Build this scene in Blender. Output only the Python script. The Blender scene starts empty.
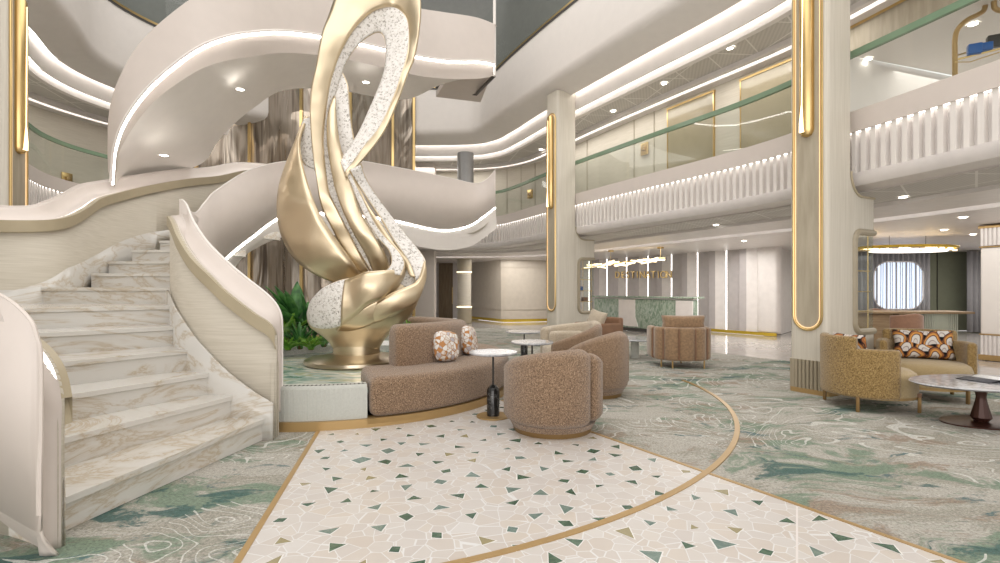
import bpy, math, random
from mathutils import Vector
rnd = random.Random(7)
PI = math.pi
SC = bpy.context.scene
COL = SC.collection
F, HZ, EYE = 510.0, 290.0, 1.3
def U(x, y, d):                      # photo position + distance -> point in the room
    return Vector(((x-500)/F*d, d, EYE+(HZ-y)/F*d))
def G(x, y):                         # point on the floor
    d = EYE*F/(y-HZ); return Vector(((x-500)/F*d, d, 0))

# ---------------------------------------------------------------- materials
def newmat(name):
    m = bpy.data.materials.new(name); m.use_nodes = True
    nt = m.node_tree; b = nt.nodes['Principled BSDF']
    return m, nt, b
def N(nt, t, **kw):
    n = nt.nodes.new(t)
    for k, v in kw.items():
        if k in n.inputs: n.inputs[k].default_value = v
        else: setattr(n, k, v)
    return n
def ramp(nt, stops, interp='LINEAR'):
    r = nt.nodes.new('ShaderNodeValToRGB'); cr = r.color_ramp; cr.interpolation = interp
    while len(cr.elements) < len(stops): cr.elements.new(0.5)
    for e, (p, c) in zip(cr.elements, stops):
        e.position = p; e.color = (c[0], c[1], c[2], 1)
    return r
def pos(nt, obj=False, scale=(1,1,1)):
    if obj:
        g = nt.nodes.new('ShaderNodeTexCoord'); out = g.outputs['Object']
    else:
        g = nt.nodes.new('ShaderNodeNewGeometry'); out = g.outputs['Position']
    mp = nt.nodes.new('ShaderNodeMapping'); mp.inputs['Scale'].default_value = scale
    nt.links.new(out, mp.inputs['Vector']); return mp.outputs['Vector']
def bump(nt, b, h, strength=0.3, dist=0.02):
    bp = nt.nodes.new('ShaderNodeBump'); bp.inputs['Strength'].default_value = strength
    bp.inputs['Distance'].default_value = dist
    nt.links.new(h, bp.inputs['Height']); nt.links.new(bp.outputs['Normal'], b.inputs['Normal'])
def mix(nt, fac, a, c, blend='MIX'):
    m = nt.nodes.new('ShaderNodeMix'); m.data_type = 'RGBA'; m.blend_type = blend
    for s, v in ((0, fac), (6, a), (7, c)):
        if isinstance(v, (int, float)): m.inputs[s].default_value = v
        elif isinstance(v, tuple): m.inputs[s].default_value = (v[0], v[1], v[2], 1)
        else: nt.links.new(v, m.inputs[s])
    return m.outputs[2]
def math_(nt, op, a, b=None):
    m = nt.nodes.new('ShaderNodeMath'); m.operation = op
    for i, v in enumerate((a, b)):
        if v is None: continue
        if isinstance(v, (int, float)): m.inputs[i].default_value = v
        else: nt.links.new(v, m.inputs[i])
    return m.outputs[0]
def flat(name, c, rough=0.5, metal=0.0, noise=0.04, nscale=6.0, sheen=0):
    m, nt, b = newmat(name)
    n = N(nt, 'ShaderNodeTexNoise', Scale=nscale, Detail=3.0)
    nt.links.new(pos(nt), n.inputs['Vector'])
    lo = tuple(max(0, x*(1-noise)) for x in c); hi = tuple(min(1, x*(1+noise)) for x in c)
    r = ramp(nt, [(0.3, lo), (0.7, hi)]); nt.links.new(n.outputs['Fac'], r.inputs['Fac'])
    nt.links.new(r.outputs['Color'], b.inputs['Base Color'])
    b.inputs['Roughness'].default_value = rough; b.inputs['Metallic'].default_value = metal
    if sheen: b.inputs['Sheen Weight'].default_value = sheen
    return m
def emit(name, c, s):
    m, nt, b = newmat(name)
    b.inputs['Base Color'].default_value = (*c, 1)
    b.inputs['Emission Color'].default_value = (*c, 1); b.inputs['Emission Strength'].default_value = s
    return m
def linen(name, c, c2, sx=(3,3,90)):
    m, nt, b = newmat(name)
    n = N(nt, 'ShaderNodeTexNoise', Scale=1.0, Detail=4.0); nt.links.new(pos(nt, scale=sx), n.inputs['Vector'])
    r = ramp(nt, [(0.32, c2), (0.68, c)]); nt.links.new(n.outputs['Fac'], r.inputs['Fac'])
    nt.links.new(r.outputs['Color'], b.inputs['Base Color']); b.inputs['Roughness'].default_value = 0.6
    bump(nt, b, n.outputs['Fac'], 0.15, 0.004)
    return m
def boucle(name, dark, mid, light, scale=170):
    m, nt, b = newmat(name)
    v = N(nt, 'ShaderNodeTexVoronoi', Scale=float(scale)); nt.links.new(pos(nt, True), v.inputs['Vector'])
    n = N(nt, 'ShaderNodeTexNoise', Scale=scale*0.55, Detail=4.0, Roughness=0.8); nt.links.new(pos(nt, True), n.inputs['Vector'])
    s = math_(nt, 'ADD', math_(nt, 'MULTIPLY', v.outputs['Distance'], -0.35), n.outputs['Fac'])
    r = ramp(nt, [(0.16, dark), (0.34, mid), (0.52, light)]); nt.links.new(s, r.inputs['Fac'])
    nt.links.new(r.outputs['Color'], b.inputs['Base Color']); b.inputs['Roughness'].default_value = 0.95
    b.inputs['Sheen Weight'].default_value = 0.35; b.inputs['Sheen Roughness'].default_value = 0.5
    bump(nt, b, s, 0.7, 0.012)
    return m
def marble(name, base, vein, scale=1.2, rough=0.15, stretch=(1,1,1), w=0.045):
    m, nt, b = newmat(name)
    p = pos(nt, scale=stretch)
    n = N(nt, 'ShaderNodeTexNoise', Scale=scale, Detail=6.0, Distortion=1.6, Roughness=0.62); nt.links.new(p, n.inputs['Vector'])
    d = math_(nt, 'ABSOLUTE', math_(nt, 'SUBTRACT', n.outputs['Fac'], 0.5))
    r = ramp(nt, [(0.0, vein), (w, tuple(0.35*a+0.65*c for a, c in zip(vein, base))), (w*3.2, base)])
    nt.links.new(d, r.inputs['Fac'])
    n2 = N(nt, 'ShaderNodeTexNoise', Scale=scale*2.1, Detail=4.0); nt.links.new(p, n2.inputs['Vector'])
    c = mix(nt, math_(nt, 'MULTIPLY', n2.outputs['Fac'], 0.45), r.outputs['Color'], tuple(x*0.82 for x in base))
    nt.links.new(c, b.inputs['Base Color']); b.inputs['Roughness'].default_value = rough
    return m
M = {}
M['pink'] = flat('plaster_blush', (0.66, 0.595, 0.55), 0.45, noise=0.015)
M['white'] = flat('plaster_white', (0.80, 0.76, 0.725), 0.5, noise=0.015)
M['cream'] = linen('linen_wallcovering', (0.62, 0.575, 0.49), (0.54, 0.495, 0.41))
M['stone'] = linen('column_stone', (0.66, 0.62, 0.54), (0.58, 0.54, 0.46), (60, 60, 1.5))
M['olive'] = flat('taupe_lip', (0.42, 0.36, 0.25), 0.45)
M['taupe'] = flat('taupe_panel', (0.36, 0.31, 0.225), 0.4)
M['taupe_panel'] = linen('niche_fabric', (0.45, 0.40, 0.31), (0.36, 0.315, 0.235), (14, 14, 2))
M['gold'] = flat('polished_gold', (0.66, 0.48, 0.22), 0.28, 1.0, 0.03)
M['brass'] = flat('satin_brass', (0.45, 0.30, 0.13), 0.35, 0.45, 0.03)
M['yellowgold'] = flat('yellow_gold_trim', (0.72, 0.50, 0.06), 0.3, 0.6, 0.05)
M['dark'] = flat('dark_gap', (0.05, 0.045, 0.04), 0.4)
M['led'] = emit('led_white', (1.0, 0.97, 0.93), 4.0)
M['led_fine'] = emit('led_fine', (1.0, 0.97, 0.93), 2.0)
M['cove'] = emit('led_cove', (1.0, 0.96, 0.92), 5.0)
M['cove_hot'] = emit('led_cove_hot', (1.0, 0.96, 0.93), 14.0)
M['led_niche'] = emit('led_niche', (1.0, 0.72, 0.40), 0.5)
M['led_soft'] = emit('led_soft', (1.0, 0.96, 0.9), 2.0)
M['led_warm'] = emit('led_warm', (1.0, 0.80, 0.50), 2.6)
M['lens'] = emit('downlight_lens', (1.0, 0.96, 0.88), 14.0)
M['sculpt_gold'] = flat('champagne_metal', (0.84, 0.73, 0.53), 0.23, 1.0, 0.03, 2.0)
M['grille'] = None
# gold with soft dents
def sculpt():
    m, nt, b = newmat('champagne_metal_dented')
    b.inputs['Base Color'].default_value = (0.72, 0.605, 0.43, 1); b.inputs['Metallic'].default_value = 1
    b.inputs['Roughness'].default_value = 0.36
    n = N(nt, 'ShaderNodeTexNoise', Scale=2.7, Detail=0.5); nt.links.new(pos(nt), n.inputs['Vector'])
    bump(nt, b, n.outputs['Fac'], 0.5, 0.16)
    return m
M['sculpt_gold'] = sculpt()
def crystal():
    m, nt, b = newmat('crystal_mosaic')
    v = N(nt, 'ShaderNodeTexVoronoi', Scale=46.0); nt.links.new(pos(nt), v.inputs['Vector'])
    n = N(nt, 'ShaderNodeTexNoise', Scale=60.0, Detail=4.0, Distortion=1.5); nt.links.new(pos(nt), n.inputs['Vector'])
    sep = nt.nodes.new('ShaderNodeSeparateColor'); nt.links.new(v.outputs['Color'], sep.inputs[0])
    s = math_(nt, 'ADD', math_(nt, 'MULTIPLY', sep.outputs[0], 0.35), math_(nt, 'MULTIPLY', n.outputs['Fac'], 0.8))
    r = ramp(nt, [(0.34, (0.30, 0.27, 0.24)), (0.41, (0.60, 0.56, 0.51)), (0.49, (0.86, 0.83, 0.79)), (0.8, (0.95, 0.93, 0.90))])
    nt.links.new(s, r.inputs['Fac']); nt.links.new(r.outputs['Color'], b.inputs['Base Color'])
    b.inputs['Roughness'].default_value = 0.3
    bump(nt, b, s, 0.6, 0.02); return m
M['crystal'] = crystal()
M['marble'] = marble('stair_marble', (0.68, 0.66, 0.62), (0.50, 0.41, 0.29), 0.9, 0.18, (1, 1, 3.2), 0.02)
M['tabletop'] = marble('white_marble_top', (0.56, 0.56, 0.58), (0.26, 0.27, 0.29), 4.0, 0.12)
M['gravel'] = flat('white_gravel', (0.72, 0.71, 0.70), 0.9, 0, 0.25, 90)
M['green_marble'] = marble('green_marble', (0.10, 0.19, 0.125), (0.50, 0.56, 0.48), 3.5, 0.15, (2.2, 2.2, 0.8), 0.09)
M['black'] = marble('black_marble', (0.02, 0.02, 0.02), (0.2, 0.2, 0.2), 6, 0.15, (1,1,1), 0.012)
M['bronze_base'] = flat('antique_brass', (0.27, 0.17, 0.07), 0.35, 0.5)
M['maroon'] = flat('oxblood_metal', (0.06, 0.022, 0.015), 0.3, 0.3)
M['boucle'] = boucle('brown_boucle', (0.085, 0.05, 0.028), (0.27, 0.17, 0.10), (0.47, 0.34, 0.225), 165)
M['boucle_light'] = boucle('cream_boucle', (0.35, 0.28, 0.20), (0.55, 0.47, 0.36), (0.68, 0.60, 0.48))
M['mustard'] = boucle('mustard_tweed', (0.13, 0.075, 0.02), (0.32, 0.205, 0.07), (0.48, 0.34, 0.145), 130)
M['mustard_seat'] = boucle('mustard_seat', (0.36, 0.26, 0.12), (0.46, 0.34, 0.17), (0.52, 0.40, 0.22), 190)
M['velvet'] = flat('tan_velvet', (0.28, 0.175, 0.095), 0.8, 0, 0.2, 30, 0.5)
M['leather'] = flat('brown_leather', (0.24, 0.13, 0.075), 0.6, 0, 0.1)
M['rust'] = flat('rust_velvet', (0.24, 0.125, 0.075), 0.8, 0, 0.1, 20, 0.4)
M['wood'] = linen('warm_wood', (0.42, 0.31, 0.19), (0.32, 0.22, 0.13), (4, 4, 40))
M['darkwood'] = linen('dark_wood_door', (0.19, 0.14, 0.085), (0.13, 0.09, 0.05), (30, 30, 2))
M['sage'] = flat('sage_green_wall', (0.25, 0.265, 0.19), 0.7)
M['curtain'] = flat('grey_curtain', (0.34, 0.335, 0.35), 0.9)
M['window'] = emit('daylit_window', (0.70, 0.82, 1.0), 0.85)
M['grey'] = flat('grey_metal', (0.32, 0.32, 0.32), 0.35, 0.4)
M['mauve'] = flat('mauve_panel', (0.50, 0.465, 0.465), 0.45)
M['offwhite'] = flat('offwhite_panel', (0.74, 0.70, 0.68), 0.4)
M['panelgrey'] = flat('grey_fluted_stone', (0.52, 0.53, 0.49), 0.5, 0, 0.05, 60)
M['blue'] = flat('blue_ceramic', (0.03, 0.13, 0.42), 0.3)
M['green_rail'] = flat('green_glass_rail', (0.20, 0.30, 0.20), 0.15)
M['paper'] = flat('paper', (0.8, 0.8, 0.8), 0.6)
M['print'] = flat('dark_print', (0.06, 0.06, 0.07), 0.6, 0, 0.5, 60)
M['greige'] = flat('greige_tinted_glass', (0.37, 0.32, 0.22), 0.12)
M['stem'] = flat('brown_stem', (0.16, 0.09, 0.04), 0.8)
def leafm(name, a, c):
    m, nt, b = newmat(name)
    n = N(nt, 'ShaderNodeTexNoise', Scale=9.0, Detail=3.0); nt.links.new(pos(nt), n.inputs['Vector'])
    r = ramp(nt, [(0.35, a), (0.65, c)]); nt.links.new(n.outputs['Fac'], r.inputs['Fac'])
    nt.links.new(r.outputs['Color'], b.inputs['Base Color']); b.inputs['Roughness'].default_value = 0.35; return m
M['leaf'] = leafm('dark_leaf', (0.02, 0.10, 0.025), (0.10, 0.28, 0.07))
M['leaf2'] = leafm('bright_leaf', (0.07, 0.22, 0.02), (0.22, 0.42, 0.05))
def glass(name, tint=(0.93, 0.95, 0.94), amount=0.08):
    m = bpy.data.materials.new(name); m.use_nodes = True; nt = m.node_tree; nt.nodes.clear()
    o = nt.nodes.new('ShaderNodeOutputMaterial'); t = nt.nodes.new('ShaderNodeBsdfTransparent'); g = nt.nodes.new('ShaderNodeBsdfGlossy')
    t.inputs[0].default_value = (*tint, 1); g.inputs['Roughness'].default_value = 0.02
    fr = nt.nodes.new('ShaderNodeLayerWeight'); fr.inputs[0].default_value = 0.5
    f = math_(nt, 'ADD', math_(nt, 'MULTIPLY', math_(nt, 'POWER', fr.outputs['Facing'], 4.0), 0.35), 0.03+amount)
    mx = nt.nodes.new('ShaderNodeMixShader'); nt.links.new(f, mx.inputs[0]); nt.links.new(t.outputs[0], mx.inputs[1]); nt.links.new(g.outputs[0], mx.inputs[2])
    nt.links.new(mx.outputs[0], o.inputs[0]); return m
M['glass'] = glass('clear_glass', amount=0.0)
def bronze():
    m, nt, b = newmat('bronze_mirror')
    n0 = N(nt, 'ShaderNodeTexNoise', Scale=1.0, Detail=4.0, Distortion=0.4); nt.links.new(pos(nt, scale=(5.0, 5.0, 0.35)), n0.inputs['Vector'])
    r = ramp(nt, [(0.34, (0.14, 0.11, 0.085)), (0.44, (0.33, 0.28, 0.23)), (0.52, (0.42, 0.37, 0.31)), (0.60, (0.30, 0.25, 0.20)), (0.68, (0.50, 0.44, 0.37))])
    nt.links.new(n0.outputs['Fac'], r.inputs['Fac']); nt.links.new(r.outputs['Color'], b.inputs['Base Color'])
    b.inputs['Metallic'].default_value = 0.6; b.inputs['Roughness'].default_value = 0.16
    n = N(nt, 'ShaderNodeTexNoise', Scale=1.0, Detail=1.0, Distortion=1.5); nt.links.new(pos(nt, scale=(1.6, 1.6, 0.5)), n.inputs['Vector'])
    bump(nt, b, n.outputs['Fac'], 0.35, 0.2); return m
M['bronze'] = bronze()
def grille():
    m, nt, b = newmat('ceiling_grille')
    def lines(rot, sc, w_):
        mp = nt.nodes.new('ShaderNodeMapping'); mp.inputs['Rotation'].default_value = (0, 0, rot)
        g = nt.nodes.new('ShaderNodeNewGeometry'); nt.links.new(g.outputs['Position'], mp.inputs['Vector'])
        sp = nt.nodes.new('ShaderNodeSeparateXYZ'); nt.links.new(mp.outputs[0], sp.inputs[0])
        fr = math_(nt, 'FRACT', math_(nt, 'MULTIPLY', sp.outputs[0], sc)); return math_(nt, 'LESS_THAN', fr, w_)
    c = mix(nt, math_(nt, 'MULTIPLY', lines(0.3, 16.0, 0.5), 0.5), (0.60, 0.575, 0.545), (0.48, 0.46, 0.435))
    l1 = math_(nt, 'MAXIMUM', lines(0.75, 1.4, 0.035), math_(nt, 'MAXIMUM', lines(-0.2, 1.1, 0.03), lines(1.5, 0.9, 0.025)))
    c = mix(nt, l1, c, (0.78, 0.76, 0.73))
    nt.links.new(c, b.inputs['Base Color']); b.inputs['Roughness'].default_value = 0.6; return m
M['grille'] = grille()
def water():
    m, nt, b = newmat('pond_water')
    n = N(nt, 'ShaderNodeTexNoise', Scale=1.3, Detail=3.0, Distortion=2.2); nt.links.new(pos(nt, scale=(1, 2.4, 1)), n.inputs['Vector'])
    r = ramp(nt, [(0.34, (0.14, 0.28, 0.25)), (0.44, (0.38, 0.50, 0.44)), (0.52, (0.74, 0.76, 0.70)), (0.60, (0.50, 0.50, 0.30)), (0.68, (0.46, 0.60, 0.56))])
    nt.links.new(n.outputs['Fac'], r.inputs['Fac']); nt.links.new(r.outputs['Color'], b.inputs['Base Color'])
    b.inputs['Roughness'].default_value = 0.04
    n2 = N(nt, 'ShaderNodeTexNoise', Scale=14.0, Detail=2.0); nt.links.new(pos(nt), n2.inputs['Vector']); bump(nt, b, n2.outputs['Fac'], 0.15, 0.02)
    return m
M['water'] = water()
def carpet():
    m, nt, b = newmat('river_carpet')
    p = pos(nt, scale=(0.8, 1.0, 1))
    def warped(scale, amp, src):
        w = N(nt, 'ShaderNodeTexNoise', Scale=scale, Detail=3.0); nt.links.new(src, w.inputs['Vector'])
        wv = nt.nodes.new('ShaderNodeVectorMath'); wv.operation = 'MULTIPLY_ADD'
        nt.links.new(w.outputs['Color'], wv.inputs[0]); wv.inputs[1].default_value = (amp, amp, 0); nt.links.new(src, wv.inputs[2]); return wv.outputs[0]
    wv = warped(1.1, 0.9, p)
    f = N(nt, 'ShaderNodeTexNoise', Scale=55.0, Detail=5.0, Roughness=0.85); nt.links.new(pos(nt), f.inputs['Vector'])
    def patch(scale, off, lo, hi, sc):
        mp = nt.nodes.new('ShaderNodeMapping'); mp.inputs['Location'].default_value = off; mp.inputs['Scale'].default_value = sc
        nt.links.new(wv, mp.inputs['Vector'])
        n = N(nt, 'ShaderNodeTexNoise', Scale=scale, Detail=9.0, Roughness=0.74, Distortion=0.3); nt.links.new(mp.outputs[0], n.inputs['Vector'])
        s = math_(nt, 'ADD', n.outputs['Fac'], math_(nt, 'MULTIPLY', math_(nt, 'SUBTRACT', f.outputs['Fac'], 0.5), 0.10))
        r = ramp(nt, [(lo, (0, 0, 0)), (hi, (1, 1, 1))]); nt.links.new(s, r.inputs['Fac']); return r.outputs['Color']
    c = mix(nt, patch(1.6, (3, 1, 0), 0.47, 0.52, (1, 1.6, 1)), (0.34, 0.325, 0.275), (0.43, 0.41, 0.365))
    c = mix(nt, math_(nt, 'MULTIPLY', patch(1.3, (9, 4, 0), 0.56, 0.60, (1, 1.8, 1)), 0.75), c, (0.27, 0.20, 0.145))
    c = mix(nt, math_(nt, 'MULTIPLY', patch(1.0, (0, 7, 0), 0.52, 0.57, (1, 1.7, 1)), 0.85), c, (0.16, 0.235, 0.165))
    c = mix(nt, math_(nt, 'MULTIPLY', patch(1.0, (0.25, 7.2, 0), 0.575, 0.61, (1, 1.7, 1)), 0.9), c, (0.05, 0.115, 0.105))
    c = mix(nt, math_(nt, 'MULTIPLY', patch(1.9, (5, 2, 0), 0.60, 0.63, (1, 2.2, 1)), 0.85), c, (0.055, 0.13, 0.14))
    n3 = N(nt, 'ShaderNodeTexNoise', Scale=0.85, Detail=1.6, Distortion=1.1); nt.links.new(p, n3.inputs['Vector'])
    fr = math_(nt, 'FRACT', math_(nt, 'MULTIPLY', n3.outputs['Fac'], 22.0))
    ln = math_(nt, 'LESS_THAN', math_(nt, 'ABSOLUTE', math_(nt, 'SUBTRACT', fr, 0.5)), 0.06)
    mk = N(nt, 'ShaderNodeTexNoise', Scale=0.45, Detail=1.0); nt.links.new(pos(nt), mk.inputs['Vector'])
    fac = math_(nt, 'MULTIPLY', ln, math_(nt, 'MULTIPLY', math_(nt, 'GREATER_THAN', mk.outputs['Fac'], 0.43), 0.75))
    c = mix(nt, fac, c, (0.64, 0.64, 0.60))
    g = ramp(nt, [(0.34, (0.38,0.38,0.38)), (0.66, (1.45,1.45,1.45))]); nt.links.new(f.outputs['Fac'], g.inputs['Fac'])
    c = mix(nt, 0.85, c, g.outputs['Color'], 'MULTIPLY')
    nt.links.new(c, b.inputs['Base Color']); b.inputs['Roughness'].default_value = 0.95
    bump(nt, b, f.outputs['Fac'], 0.5, 0.01)
    return m
M['carpet'] = carpet()
def terrazzo():
    m, nt, b = newmat('palladiana_terrazzo')
    p = pos(nt, scale=(1, 1, 0))
    v = N(nt, 'ShaderNodeTexVoronoi', Scale=9.8, feature='DISTANCE_TO_EDGE'); nt.links.new(p, v.inputs['Vector'])
    v2 = N(nt, 'ShaderNodeTexVoronoi', Scale=9.8); nt.links.new(p, v2.inputs['Vector'])
    sep = nt.nodes.new('ShaderNodeSeparateColor'); nt.links.new(v2.outputs['Color'], sep.inputs[0])
    r = ramp(nt, [(0.0, (0.55, 0.50, 0.455)), (0.3, (0.60, 0.58, 0.56)), (0.6, (0.55, 0.52, 0.50)), (0.85, (0.58, 0.53, 0.475)), (1.0, (0.63, 0.62, 0.61))])
    nt.links.new(sep.outputs[0], r.inputs['Fac'])
    n = N(nt, 'ShaderNodeTexNoise', Scale=5.0, Detail=5.0, Distortion=1.0); nt.links.new(pos(nt, scale=(1, 3, 1)), n.inputs['Vector'])
    c0 = mix(nt, math_(nt, 'MULTIPLY', n.outputs['Fac'], 0.35), r.outputs['Color'], (0.50, 0.43, 0.37))
    g = math_(nt, 'LESS_THAN', v.outputs['Distance'], 0.022)
    c = mix(nt, g, c0, (0.70, 0.70, 0.70))
    nt.links.new(c, b.inputs['Base Color']); b.inputs['Roughness'].default_value = 0.3
    return m
M['terrazzo'] = terrazzo()
M['grout'] = flat('pale_grout', (0.78, 0.77, 0.75), 0.4)
M['chip_green'] = marble('green_chip', (0.035, 0.085, 0.055), (0.10, 0.18, 0.12), 9, 0.2)
M['chip_teal'] = marble('teal_chip', (0.12, 0.19, 0.17), (0.22, 0.29, 0.25), 9, 0.2)
M['chip_olive'] = flat('olive_chip', (0.30, 0.26, 0.14), 0.25)
M['floor'] = marble('polished_floor', (0.56, 0.53, 0.50), (0.46, 0.42, 0.37), 1.0, 0.07)
def pillowmat():
    m, nt, b = newmat('scallop_print')
    tc = nt.nodes.new('ShaderNodeTexCoord'); sp = nt.nodes.new('ShaderNodeSeparateXYZ'); nt.links.new(tc.outputs['Object'], sp.inputs[0])
    # two staggered rows of fans: distance from the foot of each fan
    S, H = 5.2, 10.0
    wn = N(nt, 'ShaderNodeTexNoise', Scale=5.0, Detail=1.0); nt.links.new(tc.outputs['Object'], wn.inputs['Vector'])
    wob = math_(nt, 'MULTIPLY', math_(nt, 'SUBTRACT', wn.outputs['Fac'], 0.5), 0.9)
    X = math_(nt, 'ADD', math_(nt, 'MULTIPLY', sp.outputs[0], S), wob); Z = math_(nt, 'ADD', math_(nt, 'MULTIPLY', sp.outputs[2], H), wob)
    def fan(ox, oz):
        u = math_(nt, 'SUBTRACT', math_(nt, 'FRACT', math_(nt, 'ADD', X, ox)), 0.5)
        v = math_(nt, 'FRACT', math_(nt, 'MULTIPLY', math_(nt, 'ADD', Z, oz), 0.5))
        return math_(nt, 'SQRT', math_(nt, 'ADD', math_(nt, 'POWER', math_(nt, 'ABSOLUTE', math_(nt, 'MULTIPLY', u, 1.0)), 2.0), math_(nt, 'POWER', math_(nt, 'MULTIPLY', v, 0.62), 2.0)))
    d1, d2 = fan(0.0, 0.0), fan(0.5, 1.0)
    st = [(0.0, (0.62, 0.57, 0.53)), (0.14, (0.30, 0.24, 0.22)), (0.17, (0.66, 0.62, 0.58)), (0.30, (0.10, 0.04, 0.03)), (0.335, (0.62, 0.30, 0.07)), (0.40, (0.36, 0.13, 0.04)), (0.455, (0.05, 0.02, 0.015)), (0.50, (0.0, 0.0, 0.0))]
    r1, r2_ = ramp(nt, st, 'CONSTANT'), ramp(nt, st, 'CONSTANT')
    nt.links.new(d1, r1.inputs['Fac']); nt.links.new(d2, r2_.inputs['Fac'])
    c = mix(nt, math_(nt, 'LESS_THAN', d1, 0.5), r2_.outputs['Color'], r1.outputs['Color'])
    nt.links.new(c, b.inputs['Base Color']); b.inputs['Roughness'].default_value = 0.9; return m
M['print_pillow'] = pillowmat()

# ---------------------------------------------------------------- mesh builder
def cr(P, n):                          # Catmull-Rom through points, n samples per span
    P = [Vector(p) for p in P]; out = []
    for i in range(len(P)-1):
        a = P[i-1] if i > 0 else P[0]*2-P[1]
        b, c = P[i], P[i+1]
        d = P[i+2] if i+2 < len(P) else P[-1]*2-P[-2]
        for k in range(n):
            t = k/n
            out.append(0.5*((2*b)+(c-a)*t+(2*a-5*b+4*c-d)*t*t+(3*b-a-3*c+d)*t**3))
    out.append(P[-1].copy()); return out
class B:
    def __init__(s): s.v = []; s.f = []; s.m = []; s.mi = 0
    def face(s, idx): s.f.append(tuple(idx)); s.m.append(s.mi)
    def add(s, vs, fs):
        o = len(s.v); s.v += [Vector(v) for v in vs]
        for f in fs: s.face([i+o for i in f])
        return s
    def box(s, c, d, rz=0.0, bev=0.0):
        x, y, z = d[0]/2, d[1]/2, d[2]/2; cs, sn = math.cos(rz), math.sin(rz)
        if bev <= 0:
            vs = [(a*x, b_*y, e*z) for e in (-1, 1) for a, b_ in ((-1,-1),(1,-1),(1,1),(-1,1))]
            fs = [(3,2,1,0),(4,5,6,7),(0,1,5,4),(1,2,6,5),(2,3,7,6),(3,0,4,7)]
        else:
            vs = []; fs = []; b2 = min(bev, x*0.95, y*0.95, z*0.95)
            def ring(ix, iy, zz):
                pts = []
                for q, (sx, sy) in enumerate(((1,1),(-1,1),(-1,-1),(1,-1))):
                    for k in range(4):
                        a = q*PI/2+k*PI/6
                        pts.append((sx*(x-b2)+ix*math.cos(a), sy*(y-b2)+iy*math.sin(a), zz))
                return pts
            rings = []
            for k in range(4):
                a = k*PI/6; rings.append(ring(b2*math.sin(a) if k else 0.0005, b2*math.sin(a) if k else 0.0005, -z+b2-b2*math.cos(a)))
            for k in range(3, -1, -1):
                a = k*PI/6; rings.append(ring(b2*math.sin(a) if k else 0.0005, b2*math.sin(a) if k else 0.0005, z-b2+b2*math.cos(a)))
            n = 16
            for r_ in rings: vs += r_
            for i in range(len(rings)-1):
                for k in range(n): fs.append((i*n+k, i*n+(k+1) % n, (i+1)*n+(k+1) % n, (i+1)*n+k))
            fs.append(tuple(range(n-1, -1, -1))); fs.append(tuple((len(rings)-1)*n+k for k in range(n)))
        vs = [(c[0]+v[0]*cs-v[1]*sn, c[1]+v[0]*sn+v[1]*cs, c[2]+v[2]) for v in vs]
        return s.add(vs, fs)
    def lathe(s, prof, c=(0,0,0), n=32, sx=1.0, sy=1.0, a0=0.0, a1=2*PI, rz=0.0, caps=True):
        full = abs(a1-a0-2*PI) < 1e-6; m = n if full else n+1; vs = []; fs = []
        for r, z in prof:
            for k in range(m):
                a = a0+(a1-a0)*k/n
                X, Y = r*sx*math.cos(a), r*sy*math.sin(a)
                vs.append((c[0]+X*math.cos(rz)-Y*math.sin(rz), c[1]+X*math.sin(rz)+Y*math.cos(rz), c[2]+z))
        for i in range(len(prof)-1):
            for k in range(n):
                k2 = (k+1) % m
                fs.append((i*m+k, i*m+k2, (i+1)*m+k2, (i+1)*m+k))
        if full and caps:
            if prof[0][0] > 1e-4: fs.append(tuple(range(m-1, -1, -1)))
            if prof[-1][0] > 1e-4: fs.append(tuple((len(prof)-1)*m+k for k in range(m)))
        return s.add(vs, fs)
    def cyl(s, c, r, h, n=24): return s.lathe([(r, 0), (r, h)], c, n)
    def tube(s, P, r, n=8, closed=False, cap=True):
        P = [Vector(p) for p in P]; vs = []; fs = []; L = len(P); up = None
        for i, p in enumerate(P):
            a = P[(i-1) % L] if (closed or i) else p; b_ = P[(i+1) % L] if (closed or i < L-1) else p
            t = (b_-a).normalized()
            if up is None:
                up = t.orthogonal().normalized()
            up = (up-t*up.dot(t)).normalized(); w = t.cross(up)
            rr = r[i] if isinstance(r, (list, tuple)) else r
            for k in range(n):
                q = 2*PI*k/n; vs.append(p+(up*math.cos(q)+w*math.sin(q))*rr)
        for i in range(L if closed else L-1):
            j = (i+1) % L
            for k in range(n): fs.append((i*n+k, i*n+(k+1) % n, j*n+(k+1) % n, j*n+k))
        if not closed and cap: fs.append(tuple(range(n-1, -1, -1))); fs.append(tuple((L-1)*n+k for k in range(n)))
        return s.add(vs, fs)
    def grid(s, rows, closed=False, flip=False):
        n = len(rows[0]); vs = [p for r in rows for p in r]; fs = []
        for i in range(len(rows)-1):
            for k in range(n if closed else n-1):
                q = (i*n+k, i*n+(k+1) % n, (i+1)*n+(k+1) % n, (i+1)*n+k)
                fs.append(q[::-1] if flip else q)
        return s.add(vs, fs)
    def poly(s, pts, z0, z1, ends=True):
        n = len(pts); vs = [(p[0], p[1], z0) for p in pts]+[(p[0], p[1], z1) for p in pts]
        fs = [(k, (k+1) % n, n+(k+1) % n, n+k) for k in range(n)]
        if ends: fs += [tuple(range(n-1, -1, -1)), tuple(range(n, 2*n))]
        return s.add(vs, fs)
    def build(s, name, mat, parent=None, kind=None, smooth=True, solid=0.0, subsurf=0, bevel=0.0, angle=40, offset=0.0):
        org = Vector((0, 0, 0))
        if parent is not None:
            p = parent
            while p is not None: org += p.location; p = p.parent
        me = bpy.data.meshes.new(name)
        rzt = 0
        me.from_pydata([tuple(v-org) if not s_local[0] else tuple(v) for v in s.v], [], s.f)
        for mt in (mat if isinstance(mat, list) else [mat]): me.materials.append(mt)
        me.polygons.foreach_set('material_index', s.m)
        me.polygons.foreach_set('use_smooth', [smooth]*len(me.polygons))
        me.update()
        import bmesh
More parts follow.
